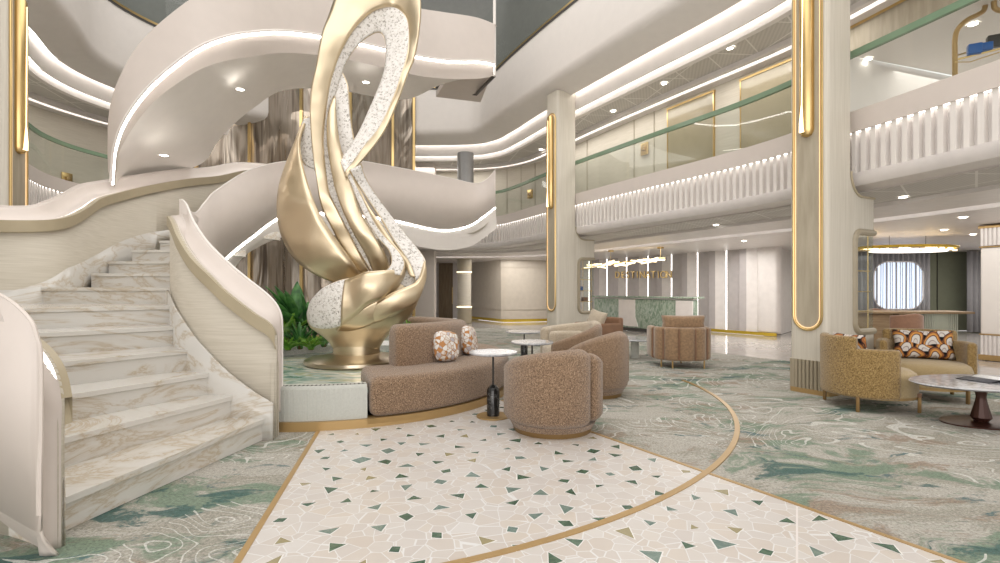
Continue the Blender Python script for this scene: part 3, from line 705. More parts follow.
# ================================================================= pillars with capsule niches
def make_column(label, loc, n_ang, mirror=False):
    # local x = direction away from the void (flange side), local y = along the balcony
    t = thing('pillar', label, 'pillar', loc, n_ang)
    H = 5.98; sgn = -1 if mirror else 1
    def plan(w_, d_, r_, ox=0.0, oy=0.0, n=6):
        return [(ox+w_/2+x, sgn*(oy+d_/2+y)) for x, y in rrect(w_, d_, r_, n)]
    with local():
        B().poly(plan(0.55, 0.48, 0.07), 0.42, H).build('shaft', M['stone'], t)
        b = B(); b.poly(plan(0.53, 0.46, 0.06, 0.01, 0.01), 0.06, 0.42)
        pl = plan(0.55, 0.48, 0.07, 0.0, 0.0, 4); L = len(pl)
        for i in range(L):
            a, c = Vector((*pl[i], 0)), Vector((*pl[(i+1) % L], 0)); m = max(1, int(round((c-a).length/0.05)))
            for k in range(m):
                p = a.lerp(c, (k+0.5)/m); b.cyl((p.x, p.y, 0.06), 0.02, 0.36, 8)
        b.build('slatted_base', M['taupe'], t)
        B().poly(plan(0.58, 0.51, 0.08, -0.015, -0.015), 0.0, 0.06).build('plinth', M['brass'], t)
        # flange with an open cut-out for the display
        z0, z1, xo = 0.76, 2.05, 0.60; r_ = 0.13
        prof = [(0.52, 0.0), (1.10, 0.0), (1.10, z0-0.03)]
        prof += [(xo+r_, z0-0.03)] + [(xo+r_-r_*math.sin(a), z0-0.03+r_-r_*math.cos(a)) for a in [k*PI/16 for k in range(1, 9)]]
        prof += [(xo+r_-r_*math.cos(a), z1+0.03-r_+r_*math.sin(a)) for a in [k*PI/16 for k in range(0, 9)]]
        prof += [(1.10, z1+0.03), (1.10, 2.50)] + [(0.80-0.26*math.sin(a)*1.0, 2.50+0.3*(1-math.cos(a))) for a in [k*PI/16 for k in range(0, 9)]] + [(0.52, 2.85)]
        ys = (0.02, 0.42) if not mirror else (-0.02, -0.42)
        b = B(); n = len(prof)
        vs = [(x, ys[0], z) for x, z in prof]+[(x, ys[1], z) for x, z in prof]
        # faces: split the C shape into quads strips by hand (lower, side, upper)
        b.add(vs, [(k, (k+1) % n, n+(k+1) % n, n+k) for k in range(n)]+[tuple(range(n)), tuple(range(2*n-1, n-1, -1))])
        b.build('flange', M['stone'], t, smooth=True, angle=30)
        b = B(); b.tube([(1.10, ys[0]-0.01*sgn, 2.505)]+[(0.80-0.26*math.sin(a_), ys[0]-0.01*sgn, 2.505+0.3*(1-math.cos(a_))) for a_ in [k*PI/16 for k in range(0, 9)]], 0.014, 6); b.build('top_trim', M['olive'], t)
        # taupe niche frame
        b = B(); inner = [(1.10, z0)] + [(xo+0.03+r_-r_*math.sin(a), z0+r_-r_*math.cos(a)) for a in [k*PI/16 for k in range(9)]] + [(xo+0.03+r_-r_*math.cos(a), z1-r_+r_*math.sin(a)) for a in [k*PI/16 for k in range(0, 9)]] + [(1.10, z1)]
        b.tube([(x, ys[0], z) for x, z in inner], 0.042, 8)
        b.grid([[(x-0.004, ys[0], z) for x, z in inner], [(x-0.004, ys[1], z) for x, z in inner]]); b.build('niche_frame', M['taupe'], t)
        b = B(); b.box((1.085, (ys[0]+ys[1])/2, (z0+z1)/2), (0.012, 0.40, z1-z0)); b.box(((xo+1.1)/2+0.04, ys[0]+0.01*sgn, (z0+z1)/2), (1.06-xo-0.06, 0.008, z1-z0-0.02)); b.build('glass', M['glass'], t, smooth=False)
        b = B()
        for z in (1.02, 1.28, 1.55, 1.82): b.box((0.86, sgn*0.22, z), (0.44, 0.34, 0.012))
        for x in (0.70, 1.04): b.cyl((x, sgn*0.06, z0), 0.008, z1-z0, 8).cyl((x, sgn*0.38, z0), 0.008, z1-z0, 8)
        b.build('shelf_rack', M['gold'], t)
        # void face: capsule niche
        yc = 0.24*sgn; hw = 0.175; zb, zt = 0.80, 5.48
        def caps(w_, za, zb_, x, n=12):
            return [(x, yc+w_*math.cos(a), za+w_+w_*math.sin(a)) for a in [PI+k*PI/n for k in range(n+1)]]+[(x, yc+w_*math.cos(a), zb_-w_+w_*math.sin(a)) for a in [k*PI/n for k in range(n+1)]]
        c = caps(hw-0.01, zb, zt, -0.006); b = B(); b.add(c, [tuple(range(len(c)))]); b.build('niche_panel', M['taupe_panel'], t)
        b = B(); b.tube(caps(hw, zb, zt, -0.012), 0.016, 8, closed=True); b.build('niche_trim', M['gold'], t)
        b = B(); b.tube(caps(hw-0.025, zb+0.025, zt-0.025, -0.012), 0.007, 6, closed=True); b.build('niche_light', M['led_niche'], t)
        b = B(); prof2 = [(0.02, 0), (0.06, 0.02), (0.085, 0.08), (0.085, 2.14), (0.06, 2.2), (0.0, 2.22)]
        b.lathe(prof2, (-0.02, yc, 3.22), 20); b.build('light_tube', M['gold'], t)
        b = B(); b.tube([(-0.10, yc+0.02, 3.27), (-0.108, yc+0.02, 3.38), (-0.108, yc+0.015, 3.62), (-0.108, yc, 5.3)], [0.03, 0.024, 0.006, 0.004], 10); b.build('lamp', M['led_warm'], t)
    return t
NA = math.atan2(0.479, 0.878)
make_column('big near pale stone pillar with a glowing gold capsule niche, behind the mustard armchair', (3.985, 6.2, 0), NA)
make_column('slim far pale stone pillar with a tall gold light tube, left of the reception', (1.34, 11.9, 0), NA)
make_column('pale stone pillar with a gold light tube at the left edge, behind the stair rail', (-6.73, 6.95, 0), PI+0.25, mirror=True)
# display objects inside the pillar niches
def niche_items(base, names):
    for (dx, dy, z, kind, mt, lab) in names:
        p = Vector(base)+Vector((0.878*dx-0.479*dy, 0.479*dx+0.878*dy, z))
        b = B()
        if kind == 'vase': b.lathe([(0.025, 0), (0.05, 0.03), (0.055, 0.07), (0.03, 0.12), (0.022, 0.14), (0.028, 0.15)], p, 16); cat = 'vase'; nm = 'vase'
        elif kind == 'bowl': b.lathe([(0.025, 0), (0.06, 0.03), (0.075, 0.06), (0.07, 0.06), (0.02, 0.01)], p, 16); cat = 'bowl'; nm = 'bowl'
        else: b.box((p.x, p.y, p.z+0.05), (0.13, 0.10, 0.10), rz=NA, bev=0.008); cat = 'box'; nm = 'gift_box'
        tag(b.build(nm, M[mt]), lab, cat)
niche_items((3.95, 6.2, 0), [(0.78, 0.2, 1.286, 'vase', 'blue', 'blue vase on a gold shelf in the big near pillar'), (0.93, 0.22, 1.556, 'bowl', 'blue', 'blue bowl on the upper shelf in the big near pillar'),
    (0.85, 0.2, 1.026, 'box', 'rust', 'rust box on the lower shelf in the big near pillar'), (0.82, 0.2, 0.765, 'box', 'paper', 'white box at the bottom of the niche in the big near pillar')])
niche_items((1.34, 11.9, 0), [(0.8, 0.2, 1.286, 'box', 'blue', 'blue box on a gold shelf in the slim far pillar'), (0.95, 0.2, 1.026, 'box', 'rust', 'rust box on the low shelf in the slim far pillar'),
    (0.75, 0.2, 1.026, 'vase', 'dark', 'dark vase on the low shelf in the slim far pillar'), (0.85, 0.2, 1.556, 'bowl', 'paper', 'white bowl on the upper shelf in the slim far pillar')])

# white column at the right edge
t = thing('square_column', 'white ribbed square column with brass bands at the right edge', 'column', (9.58, 9.35, 0), NA)
with local():
    B().box((0, 0, 1.28), (0.9, 0.9, 1.62), bev=0.04).build('shaft', M['white'], t)
    b = B().box((0, 0, 0.28), (0.88, 0.88, 0.36)).box((0, 0, 2.3), (0.88, 0.88, 0.36))
    for k in range(15):
        for z in (0.28, 2.3):
            u = -0.42+k*0.06
            for q in ((u, -0.445), (-0.445, u)): b.box((q[0], q[1], z), (0.035, 0.035, 0.36))
    b.build('ribbing', M['offwhite'], t, smooth=False)
    B().box((0, 0, 0.05), (0.94, 0.94, 0.10)).box((0, 0, 0.475), (0.92, 0.92, 0.02)).box((0, 0, 2.1), (0.92, 0.92, 0.02)).box((0, 0, 2.47), (0.94, 0.94, 0.05)).build('brass_band', M['brass'], t, smooth=False)

# ================================================================= lower staircase
st = thing('staircase', 'curving beige marble staircase with a glowing scrolled white balustrade at left', 'staircase', (-3.0, 4.0, 0))
R_H = 0.19
outer = [(-2.36,2.66),(-2.84,2.86),(-3.26,3.10),(-3.60,3.35),(-4.20,3.66),(-4.70,3.96),(-5.30,5.86),(-5.35,6.75),(-5.55,7.30),(-5.46,7.65),(-5.38,8.15)]
inner = [(-2.04,4.50),(-2.32,4.52),(-2.56,4.557),(-2.83,4.71),(-3.16,4.99),(-3.43,5.30),(-3.84,5.90),(-4.30,6.75),(-4.62,7.20),(-4.72,7.60),(-4.75,8.10)]
# flights above the visible treads keep turning right
RZ = [R_H*(i+1) for i in range(11)]
for (x, y, z) in ((-4.62,9.0,2.46),(-4.35,9.8,2.66),(-4.0,10.4,2.86),(-3.4,10.95,3.0),(-2.8,11.35,3.06),(-2.2,11.75,3.08)):
    inner.append((x, y)); RZ.append(z)
outer += [(-5.3,9.3),(-5.0,10.2),(-4.5,10.9),(-3.9,11.5),(-3.2,12.1),(-2.5,12.6)]
IW = []                                  # inner wall plan, outer wall plan (denser than the risers)
OW = [(-2.22,2.58),(-2.30,2.61),(-2.50,2.68),(-2.85,2.80),(-3.30,3.02),(-3.75,3.29),(-4.30,3.63),(-4.88,4.03),(-5.33,4.55),(-5.52,5.10),(-5.45,5.55),(-5.28,5.85),(-5.27,6.15),(-5.42,6.6),(-5.60,7.1),(-5.68,7.6),(-5.62,8.2),(-5.46,8.9),(-5.3,9.6),(-5.1,10.3),(-4.7,11.0),(-4.0,11.6)]
n = len(outer)
for i in range(n):
    z1 = RZ[i]; a, c = Vector((*outer[i], 0)), Vector((*inner[i], 0))
    if i < n-1: a2, c2 = Vector((*outer[i+1], 0)), Vector((*inner[i+1], 0))
    else: a2, c2 = a+Vector((0.6, 0.7, 0)), c+Vector((0.6, 0.2, 0))
    nb = (a-a2); nb.z = 0
    ea = (a-c).normalized()*0.06
    back = 0.12
    A2, C2 = a2+(a2-a).normalized()*back, c2+(c2-c).normalized()*back
    poly = [a+ea, c-ea, C2-ea, A2+ea]
    mids = []
    if i == 5: poly = [a+ea, c-ea, C2-ea, A2+ea, Vector((-5.47,5.5,0)), Vector((-5.5,5.1,0)), Vector((-5.3,4.6,0)), Vector((-4.9,4.1,0))]
    z0 = 0.0 if i < 8 else z1-0.2
    b = B(); b.poly([(p.x, p.y) for p in poly], z0, z1-0.045)
    # tread slab with a slight nosing
    nose = ((a+c)/2-(a2+c2)/2).normalized()*0.02
    poly2 = [poly[0]+nose, poly[1]+nose]+poly[2:]
    b.poly([(p.x, p.y) for p in poly2], z1-0.04, z1)
    b.poly([(p.x, p.y) for p in poly], z1-0.045, z1-0.04)
    b.build('step', M['marble'], st, smooth=False, bevel=0.006)

def loft(b, A, Bl, prof):                # prof: list of (t across, offset along outward normal)
    rows = []
    for t_, h in prof:
        r_ = []
        for i in range(len(A)):
            p, q = A[i], Bl[i]; tan = (A[min(i+1, len(A)-1)]-A[max(i-1, 0)]); nn = tan.cross(q-p)
            if nn.length > 1e-6: nn.normalize()
            r_.append(p.lerp(q, t_)+nn*h)
        rows.append(r_)
    return b.grid(rows)
def balustrade(side, lip, edge, bottoms, skirt, sgn_lip, parent, skin_inward=0.0):
    lipc, edgec = cr(lip, 6), cr(edge, 6)
    # trough
    b = B(); loft(b, lipc, edgec, [(0, 0), (0.12, sgn_lip*0.05), (0.3, sgn_lip*0.075), (0.5, sgn_lip*0.07), (0.7, sgn_lip*0.05), (0.86, sgn_lip*0.02), (1, 0)]); b.build('handrail_trough', M['pink'], parent, solid=0.012, offset=0)
    b = B(); loft(b, lipc, edgec, [(0.03, sgn_lip*0.0), (0.08, sgn_lip*0.022)]); b.build('light_strip', M['led_fine'], parent)
    return lipc, edgec
# inner (right-hand) balustrade
lipI = [U(273,410,4.5), U(273,380,4.5), U(274,350,4.5), U(277,335,4.5), U(271,323,4.5), U(254.7,312,4.5), U(226.6,290,4.53), U(212,275,4.56), U(198,261,4.65), U(189,248.6,4.75), U(181,234,4.9), U(176.5,223,5.2), U(173,217.5,5.6), U(172,216,6.0), U(180,219,6.8)]
edgI = [U(282,412,4.72), U(282,385,4.72), U(282,350,4.72), U(282,328,4.72), U(280,312,4.72), U(270,297,4.72), U(246,277.5,4.74), U(231,265,4.78), U(214,249,4.88), U(203,236,5.0), U(193,220,5.25), U(187,205.5,5.55), U(183,200.5,5.9), U(180,200.5,6.3), U(183,205,7.0)]
lipI[-1] = U(181,218,7.0)
edgI.append(U(195,213,7.7)); edgI.append(U(206,201,8.0)); edgI.append(U(217,190,8.3))
lipI.append(U(193,226,7.9)); lipI.append(U(203,214,8.25)); lipI.append(U(214,203,8.6))
T1 = [U(250,170,9.0), U(290,161,9.8), U(350,160,10.6), U(400,168,11.2), U(450,178,11.8), U(475,183.5,12.1), U(487,179,12.2), U(495.5,169.5,12.2)]
edgI += T1; lipI += [v+Vector((-0.12, 0.22, -0.12)) for v in T1]
l1, e1 = balustrade('inner', lipI, edgI, None, None, 1, st)
# beige wall on the stair side, down to the steps
b = B(); Lw = l1[18:]
low = [Vector((p.x, p.y, max(0.0, p.z-1.05) if p.y > 6.3 else 0.0)) for p in Lw]
b.grid([low, [p+Vector((0, 0, 0)) for p in Lw]]); b.build('stringer_wall', M['cream'], st, solid=0.03)
b = B(); lipd = [p for p in Lw]
def side_dir(P, i, s):
    t = P[min(i+1, len(P)-1)]-P[max(i-1, 0)]; t.z = 0
    if t.length < 1e-6: t = Vector((1, 0, 0))
    t.normalize(); return Vector((-t.y, t.x, 0))*s
for P, s, nm in ((Lw, 1, 'x'),):
    o_ = [side_dir(P, i, s)*0.045 for i in range(len(P))]
    b.grid([[p for p in P], [p+o for p, o in zip(P, o_)], [p+o+Vector((0, 0, -0.12)) for p, o in zip(P, o_)], [p+Vector((0, 0, -0.13)) for p in P]])
b.build('lip', M['olive'], st)
# outer skin
bott = [U(282,412,4.72)]*1
Bc = [Vector((p.x, p.y, 0.22)) for p in edgI[:10]]
Bc = []
for i, p in enumerate(edgI):
    if i < 11: Bc.append(Vector((p.x, p.y, 0.22 if i < 6 else 0.1)))
Bc += [Vector((edgI[11].x, edgI[11].y, 0.4)), Vector((edgI[12].x, edgI[12].y, 0.7)), Vector((edgI[13].x, edgI[13].y, 0.9)), Vector((edgI[14].x, edgI[14].y, 1.1)),
       U(204,283,7.8), U(212,272,8.2), U(222,260,8.5)]
B1 = [U(250,237,9.0), U(289,213,9.8), U(350,214,10.6), U(392,219,11.1), U(440,229,11.8), U(468,225,12.1), U(484,215,12.2), U(495.5,206,12.2)]
Bc += B1
bc = cr(Bc, 6)
b = B(); b.grid([bc, e1]); b.build('outer_skin', M['pink'], st, solid=0.02)
b = B(); b.tube(e1, 0.012, 6); b.build('edge_bead', M['white'], st)
# lit soffit of the upper flight
i0 = 6*15; Bs = bc[i0:]
Ms = cr([U(212,289,8.4), U(222,278,8.7), U(233,270,9.0), U(250,252,9.3), U(289,236,10.1), U(350,236,10.9), U(392,241,11.4), U(440,250,12.1), U(468,247,12.4), U(484,238,12.5), U(497,228,12.5)], 6)
k_ = min(len(Bs), len(Ms)); Bs, Ms = Bs[-k_:], Ms[-k_:]
b = B(); b.grid([Bs, [p.lerp(q, 0.12)+Vector((0, 0.05, 0.0)) for p, q in zip(Bs, Ms)], [p.lerp(q, 0.5)+Vector((0, 0.08, 0.0)) for p, q in zip(Bs, Ms)], Ms, [Vector((q.x*(1+1.2/q.y), q.y+1.2, EYE+(q.z-EYE)*(1+1.2/q.y)+0.06)) for q in Ms]]); b.build('soffit', M['white'], st)
b = B(); b.tube([p+Vector((0, 0.03, -0.035)) for p in Bs], 0.014, 6); b.build('light_strip', M['cove_hot'], st)
# marble skirting on the stair side
sk = cr([U(273,403,4.42), U(254.7,392,4.42), U(230.6,374,4.45), U(212,356,4.50), U(194,336,4.60), U(176,309,4.86), U(167.5,290,5.65)], 5)
b = B(); b.grid([[Vector((p.x, p.y, 0)) for p in sk], sk]); b.build('skirting', M['marble'], st, solid=0.02)
B().box((-2.0, 4.53, 0.33), (0.03, 0.10, 0.66)).build('wall_end', M['cream'], st, smooth=False)

# outer (left-hand) balustrade
ow = [Vector((*p, 0)) for p in OW]
lz = [0.75, 0.93, 1.06, 1.15, 1.25, 1.43, 1.60, 1.78, 1.93, 2.03, 2.06, 2.10, 2.18, 2.35, 2.58, 2.76, 2.99, 3.24, 3.45, 3.72, 3.85, 3.9]
lipO = [Vector((p.x, p.y, z)) for p, z in zip(ow, lz)]
head = [Vector((-2.22, 2.58, 0.0)), Vector((-2.22, 2.58, 0.3)), Vector((-2.22, 2.58, 0.58))]
lipO = head + lipO
# outer edge: towards the outside of the turn and higher
edO = []
eoff = []
for i, p in enumerate(lipO):
    j = max(3, i); q0 = lipO[max(3, j-1)]; q1 = lipO[min(len(lipO)-1, j+1)]; t_ = q1-q0; t_.z = 0; t_.normalize()
    edO.append(p+Vector((-t_.y, t_.x, 0))*-0.0)
    eoff.append(Vector((-t_.y, t_.x, 0)))
# sign: outside of the stair is to the left-front when climbing
def ed(i, off, dz): return lipO[i]+eoff[i]*off+Vector((0, 0, dz))
edO = [Vector((-2.165, 2.50, 0.0)), Vector((-2.18, 2.42, 0.17)), Vector((-2.18, 2.42, 0.65)), Vector((-2.18, 2.42, 0.97)), Vector((-2.20, 2.42, 1.08)), Vector((-2.26, 2.44, 1.17)), Vector((-2.50, 2.54, 1.28)), Vector((-3.10, 2.80, 1.42))]
for i in range(len(edO), len(lipO)): edO.append(ed(i, 0.22, 0.17))
l2, e2 = balustrade('outer', lipO, edO, None, None, -1, st)
b = B(); Lw = l2[18:]
low = [Vector((p.x, p.y, 0.0 if p.y < 8.3 else max(0, p.z-1.15))) for p in Lw]
b.grid([low, Lw]); b.build('stringer_wall', M['cream'], st, solid=0.03)
b = B(); P = Lw
o_ = [side_dir(P, i, -1)*0.05 for i in range(len(P))]
b.grid([[p for p in P], [p+o for p, o in zip(P, o_)], [p+o+Vector((0, 0, -0.13)) for p, o in zip(P, o_)], [p+Vector((0, 0, -0.14)) for p in P]]); b.build('lip', M['olive'], st)
sk_ = e2[6:]; zb_ = [min(0.30, 0.16+0.18*max(0, -2.18-p.x)) if p.y < 8.3 else p.z-1.3 for p in sk_]
b = B(); b.grid([[Vector((p.x, p.y, z)) for p, z in zip(sk_, zb_)], sk_]); b.build('outer_skin', M['pink'], st, solid=0.02)
sk_ = [p for p in sk_ if p.y < 5.0]; zb_ = zb_[:len(sk_)]
b = B(); b.grid([[Vector((p.x, p.y, z)) for p, z in zip(sk_, zb_)], [Vector((p.x+0.01, p.y+0.085+0.12*min(1, max(0, -2.18-p.x)), 0.0)) for p in sk_]]); b.build('foot_return', M['pink'], st)
b = B(); b.tube(e2[7:], 0.011, 6); b.build('edge_bead', M['pink'], st)
# marble skirting of the outer wall, following the steps
zs = []
P = l2[18:]
def ziserp(p):
    best = min(range(len(outer)), key=lambda i: (Vector((*outer[i], 0))-Vector((p.x, p.y, 0))).length)
    return best
sk2 = []
for i, p in enumerate(P):
    lp = [Vector((*q, 0)) for q in outer]
    # project on the riser line for a smooth height
    bd = 1e9; zz = 0
    for k in range(len(lp)-1):
        d = lp[k+1]-lp[k]; t_ = max(0, min(1, (Vector((p.x, p.y, 0))-lp[k]).dot(d)/d.length_squared)); dd = (lp[k]+d*t_-Vector((p.x, p.y, 0))).length
        if dd < bd: bd = dd; zz = R_H*(k+1+t_)
    if 4.4 < p.y < 5.9 and p.x < -4.2: zz = R_H*6
    sk2.append(Vector((p.x, p.y, min(zz+0.16, p.z-0.14)))+side_dir(P, i, -1)*0.012)
sm = [sum((sk2[max(0, min(len(sk2)-1, i+k))].z for k in range(-5, 6)), 0)/11 for i in range(len(sk2))]
for p, z in zip(sk2, sm): p.z = z
b = B(); b.grid([[Vector((p.x, p.y, max(0, p.z-(0.6 if p.y < 8.3 else 0.2)))) for p in sk2], sk2]); b.build('skirting', M['marble'], st, solid=0.015)

# ================================================================= upper spiral flight
us = thing('spiral_staircase', 'sweeping blush white spiral ramp with a glowing lower edge above the lobby', 'staircase', (-2.0, 10.0, 5.0))
Lg = cr([U(111,182,7.5), U(112,165,7.4), U(114.5,145,7.3), U(125,118,7.2), U(150,85,7.2), U(190,52,7.3), U(220,38,7.5), U(250,32,7.8), U(290,31,8.4), U(350,40,9.3), U(415,55,10.2), U(450,60,10.8), U(480,60.5,11.3), U(494,63,11.5)], 6)
Tp = cr([U(108,170,7.5), U(107.5,148,7.4), U(109,112,7.3), U(119,78,7.2), U(142,40,7.2), U(186,2,7.3), U(220,-16,7.5), U(250,-22,7.8), U(290,-22,8.4), U(350,-13,9.3), U(410,6,10.2), U(440,11.5,10.8), U(475,17,11.3), U(495,24,11.5)], 6)
Mg = cr([U(115,190,7.75), U(116,172,7.65), U(118,155,7.55), U(134,126,7.45), U(158,98,7.45), U(197,71,7.55), U(225,61,7.75), U(250,57,8.05), U(290,53,8.65), U(350,60,9.5), U(415,75,10.4), U(450,79,11.0), U(480,78.5,11.5), U(493,76,11.7)], 6)
Ng = cr([U(122,196,8.6), U(135,190,8.8), U(150,182,9.0), U(175,174,9.2), U(204,162,9.3), U(216,144,9.35), U(232,126,9.4), U(255,107,9.6), U(285,90,10.0), U(335,90,10.7), U(403,99.5,11.5), U(440,85,11.9), U(475,76,12.1), U(494,73,12.3)], 6)
b = B(); b.grid([Lg, Tp, [p+Vector((0.05, 0.12, 0)) for p in Tp]]); b.build('balustrade', M['pink'], us)
b = B(); b.grid([Lg, [p.lerp(q, 0.35)+Vector((0, 0.06, 0.02)) for p, q in zip(Lg, Mg)], Mg]); b.build('lower_fascia', M['pink'], us)
b = B(); b.grid([Mg, Ng]); b.build('soffit', M['white'], us)
b = B(); b.tube([p+Vector((0, 0.03, -0.03)) for p in Lg], 0.016, 6); b.build('light_strip', M['cove_hot'], us)
b = B(); b.tube(Lg, 0.020, 6); b.build('edge_bead', M['white'], us)
b = B(); b.grid([Ng, [p+Vector((0, 0, 0.9)) for p in Ng]]); b.build('rear_balustrade', M['pink'], us)
# level 3 landing behind the spiral end
b = B(); b.poly([(U(436,86,14).x, 14), (-0.55, 14.4), (-0.15, 12.2), (-1.0, 11.9)], 6.6, 6.75); b.build('landing', M['pink'], us, smooth=False)
b = B(); b.tube([U(436,86.5,14.2), U(462,92,14.0), U(476.5,94,13.8), U(484,86,13.0), U(494,76,12.3)], 0.045, 6); b.build('shadow_gap', M['dark'], us)
b = B(); b.tube([U(494.5,76,11.6), U(494.5,-30,11.6)], 0.035, 8); b.build('end_post', M['white'], us)
def downlight(p, lab, grp, r_=0.05):
    t = thing('downlight', lab, 'ceiling light', p, 0, grp)
    with local():
        B().lathe([(r_*1.35, 0.0), (r_*1.35, -0.008), (r_, -0.010)], n=20, caps=False).build('ring', M['white'], t)
        B().lathe([(0.0, -0.004), (r_, -0.006)], n=16).build('lens', M['lens'], t)
    return t
for x, y, d, lab in ((164,155,8.6,'downlight low in the underside of the spiral ramp, left of the sculpture'), (240,89,8.9,'downlight in the underside of the spiral ramp just left of the sculpture top'), (366,82,10.6,'downlight in the ramp underside seen through the sculpture loop')):
    downlight(U(x, y, d*0.93), lab, 'downlights under the spiral ramp', 0.06)

# ================================================================= bronze glass enclosures behind the stairs
def curved_glass(name, label, pts, z0, z1, mats, mull):
    t = thing(name, label, 'glass wall', (pts[0][0], pts[0][1], z0))
    P = cr([(x, y, 0) for x, y in pts], 8)
    b = B(); b.grid([[Vector((p.x, p.y, z0)) for p in P], [Vector((p.x, p.y, z1)) for p in P]]); b.build('pane', mats, t)
    for i in mull:
        p = P[min(i, len(P)-1)]; B().box((p.x, p.y-0.05, (z0+z1)/2), (0.07, 0.07, z1-z0)).build('mullion', M['gold'], t, smooth=False)
    b = B(); b.tube([Vector((p.x, p.y-0.03, z0+0.05)) for p in P], 0.05, 6); b.build('rail', M['brass'], t)
    return t
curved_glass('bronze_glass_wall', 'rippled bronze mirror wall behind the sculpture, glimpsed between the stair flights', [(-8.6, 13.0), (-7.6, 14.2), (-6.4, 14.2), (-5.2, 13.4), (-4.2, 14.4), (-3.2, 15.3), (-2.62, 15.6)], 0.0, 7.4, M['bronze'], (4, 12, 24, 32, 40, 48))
# wall left behind the gallery
# ================================================================= fountain
SX = -1.90; SY = 6.76
ft = thing('fountain', 'round reflecting pool with grey fluted rim and brass plinth under the gold sculpture', 'fountain', (C0.x, C0.y, 0))
with local():
    B().lathe([(2.07, 0.0), (2.10, 0.0), (2.10, 0.085), (2.04, 0.085)], n=120, caps=False).build('brass_plinth', M['brass'], ft)
    A0, A1 = math.radians(-69.0), math.radians(57.0)      # sofa takes this arc
    b = B(); b.lathe([(2.06, 0.085), (2.06, 0.385), (2.05, 0.41), (1.95, 0.41), (1.93, 0.395), (1.93, 0.3)], n=150, a0=A1, a1=A0+2*PI)
    ang = A1
    while ang < A0+2*PI:
        b.box((2.06*math.cos(ang), 2.06*math.sin(ang), 0.235), (0.012, 0.022, 0.29), rz=ang); ang += 0.02
    b.build('rim', M['panelgrey'], ft, angle=30)
    b = B(); ang = math.radians(-120)
    while ang < A0: b.box((2.02*math.cos(ang), 2.02*math.sin(ang), 0.411), (0.04, 0.014, 0.006), rz=ang); ang += 0.019
    b.lathe([(2.034, 0.411), (2.040, 0.414)], n=60, a0=math.radians(-120.4), a1=A0)
    b.build('overflow_grate', M['dark'], ft, smooth=False)
    B().poly([(1.94*math.cos(k*PI/48), 1.94*math.sin(k*PI/48)) for k in range(96)], 0.30, 0.335).build('water', M['water'], ft)
    b = B(); b.lathe([(1.36, 0.30), (1.36, 0.42), (1.42, 0.44), (1.93, 0.44)], n=60, a0=math.radians(60), a1=math.radians(205)); b.build('planting_bed', M['gravel'], ft)
# ================================================================= sculpture
sc_ = thing('sculpture', 'tall champagne gold twisted ribbon sculpture with crystal mosaic faces standing in the pool', 'sculpture', (SX, SY, 0.34))
b = B(); b.lathe([(0.64, 0.34), (0.66, 0.36), (0.655, 0.395), (0.62, 0.41), (0.44, 0.435), (0.33, 0.465), (0.28, 0.47)], (SX, SY, 0), 64); b.build('base_disc', M['brass'] if 0 else flat('base_metal', (0.62, 0.54, 0.42), 0.28, 1.0), sc_)
b = B(); b.lathe([(0.30, 0.40), (0.30, 0.575), (0.27, 0.58)], (SX, SY, 0), 48); b.build('base_drum', M['sculpt_gold'], sc_)
def ribbon(name, data, mat, bul=0.0, rim=True, th=0.035, sub=5, wid=9, parent=sc_):
    L = cr([U(d[0], d[1], d[4]) for d in data], sub); R = cr([U(d[2], d[3], d[5]) for d in data], sub)
    rows = []
    for k in range(wid):
        t = k/(wid-1); r_ = []
        for i in range(len(L)):
            tan = L[min(i+1, len(L)-1)]-L[max(i-1, 0)]; nn = tan.cross(R[i]-L[i])
            if nn.length > 1e-6: nn.normalize()
            if nn.y > 0: nn = -nn
            w_ = (R[i]-L[i]).length
            r_.append(L[i].lerp(R[i], t)+nn*(bul*w_*4*t*(1-t)))
        rows.append(r_)
    b = B(); b.grid(rows); o = b.build(name, mat, parent, solid=th, offset=0, angle=80)
    if rim:
        b = B(); b.tube(L, 0.014, 6); b.tube(R, 0.014, 6); b.build('edge_rim', M['sculpt_gold'], parent)
    return o
def dd(rows, dl, dr=None):              # spread depths along the list
    n = len(rows); dr = dr or dl; out = []
    def lerp_(T, u):
        x = u*(len(T)-1); i = min(int(x), len(T)-2); return T[i]+(T[i+1]-T[i])*(x-i)
    for i, r_ in enumerate(rows):
        u = i/(n-1); out.append(tuple(r_)+(lerp_(dl, u), lerp_(dr, u)))
    return out
ring = [(357,276,369,272),(346,254,355,244),(332,228,344.6,224),(321.5,206,334,203),(317,182,328,189),(312.6,152,323,143),(310,117,324,122),(311,90,328.6,89),(316,66,334,69),(321.5,35,341,51.5),(328.6,16,353.5,30),(338,-8,369.5,14),(358,-36,382,8),(388,-47,394,7.5),(412,-28,405,16),(421,3,409,30),(416,51,407.7,53),(407,76,401.4,74.6),(396,106,390,105),(385,130,380,127),(371,150,365,146),(356,167,352,164),(346,177,345,172)]
ribbon('gold_ring', dd(ring, [6.75,6.5,6.4,6.4,6.5,6.7,6.9,6.8,6.6,6.4,6.25], [6.72,6.52,6.46,6.5,6.6,6.8,6.95,6.85,6.62,6.42,6.25]), M['sculpt_gold'], 0.045, rim=False)
cl = [(372,273,377,270),(355,244,366,253),(344.6,224,356,236),(334,203,345,214),(328,189,336,190),(325,170,333,175),(323,143,328.6,148),(324,122,327.7,125),(328.6,89,334,94),(334,69,341,72),(341,51.5,350,54),(353.5,30,361,41),(369.5,14,371,34),(382,8,378,31.5),(394,7.5,383,34),(405,16,386,41),(409,30,386.5,51),(407.7,53,385.5,67),(401.4,75,380,86),(392.6,100,371,107),(380,127,362,127),(365,146,352.6,144),(352,164,344,156),(345,173,341,163)]
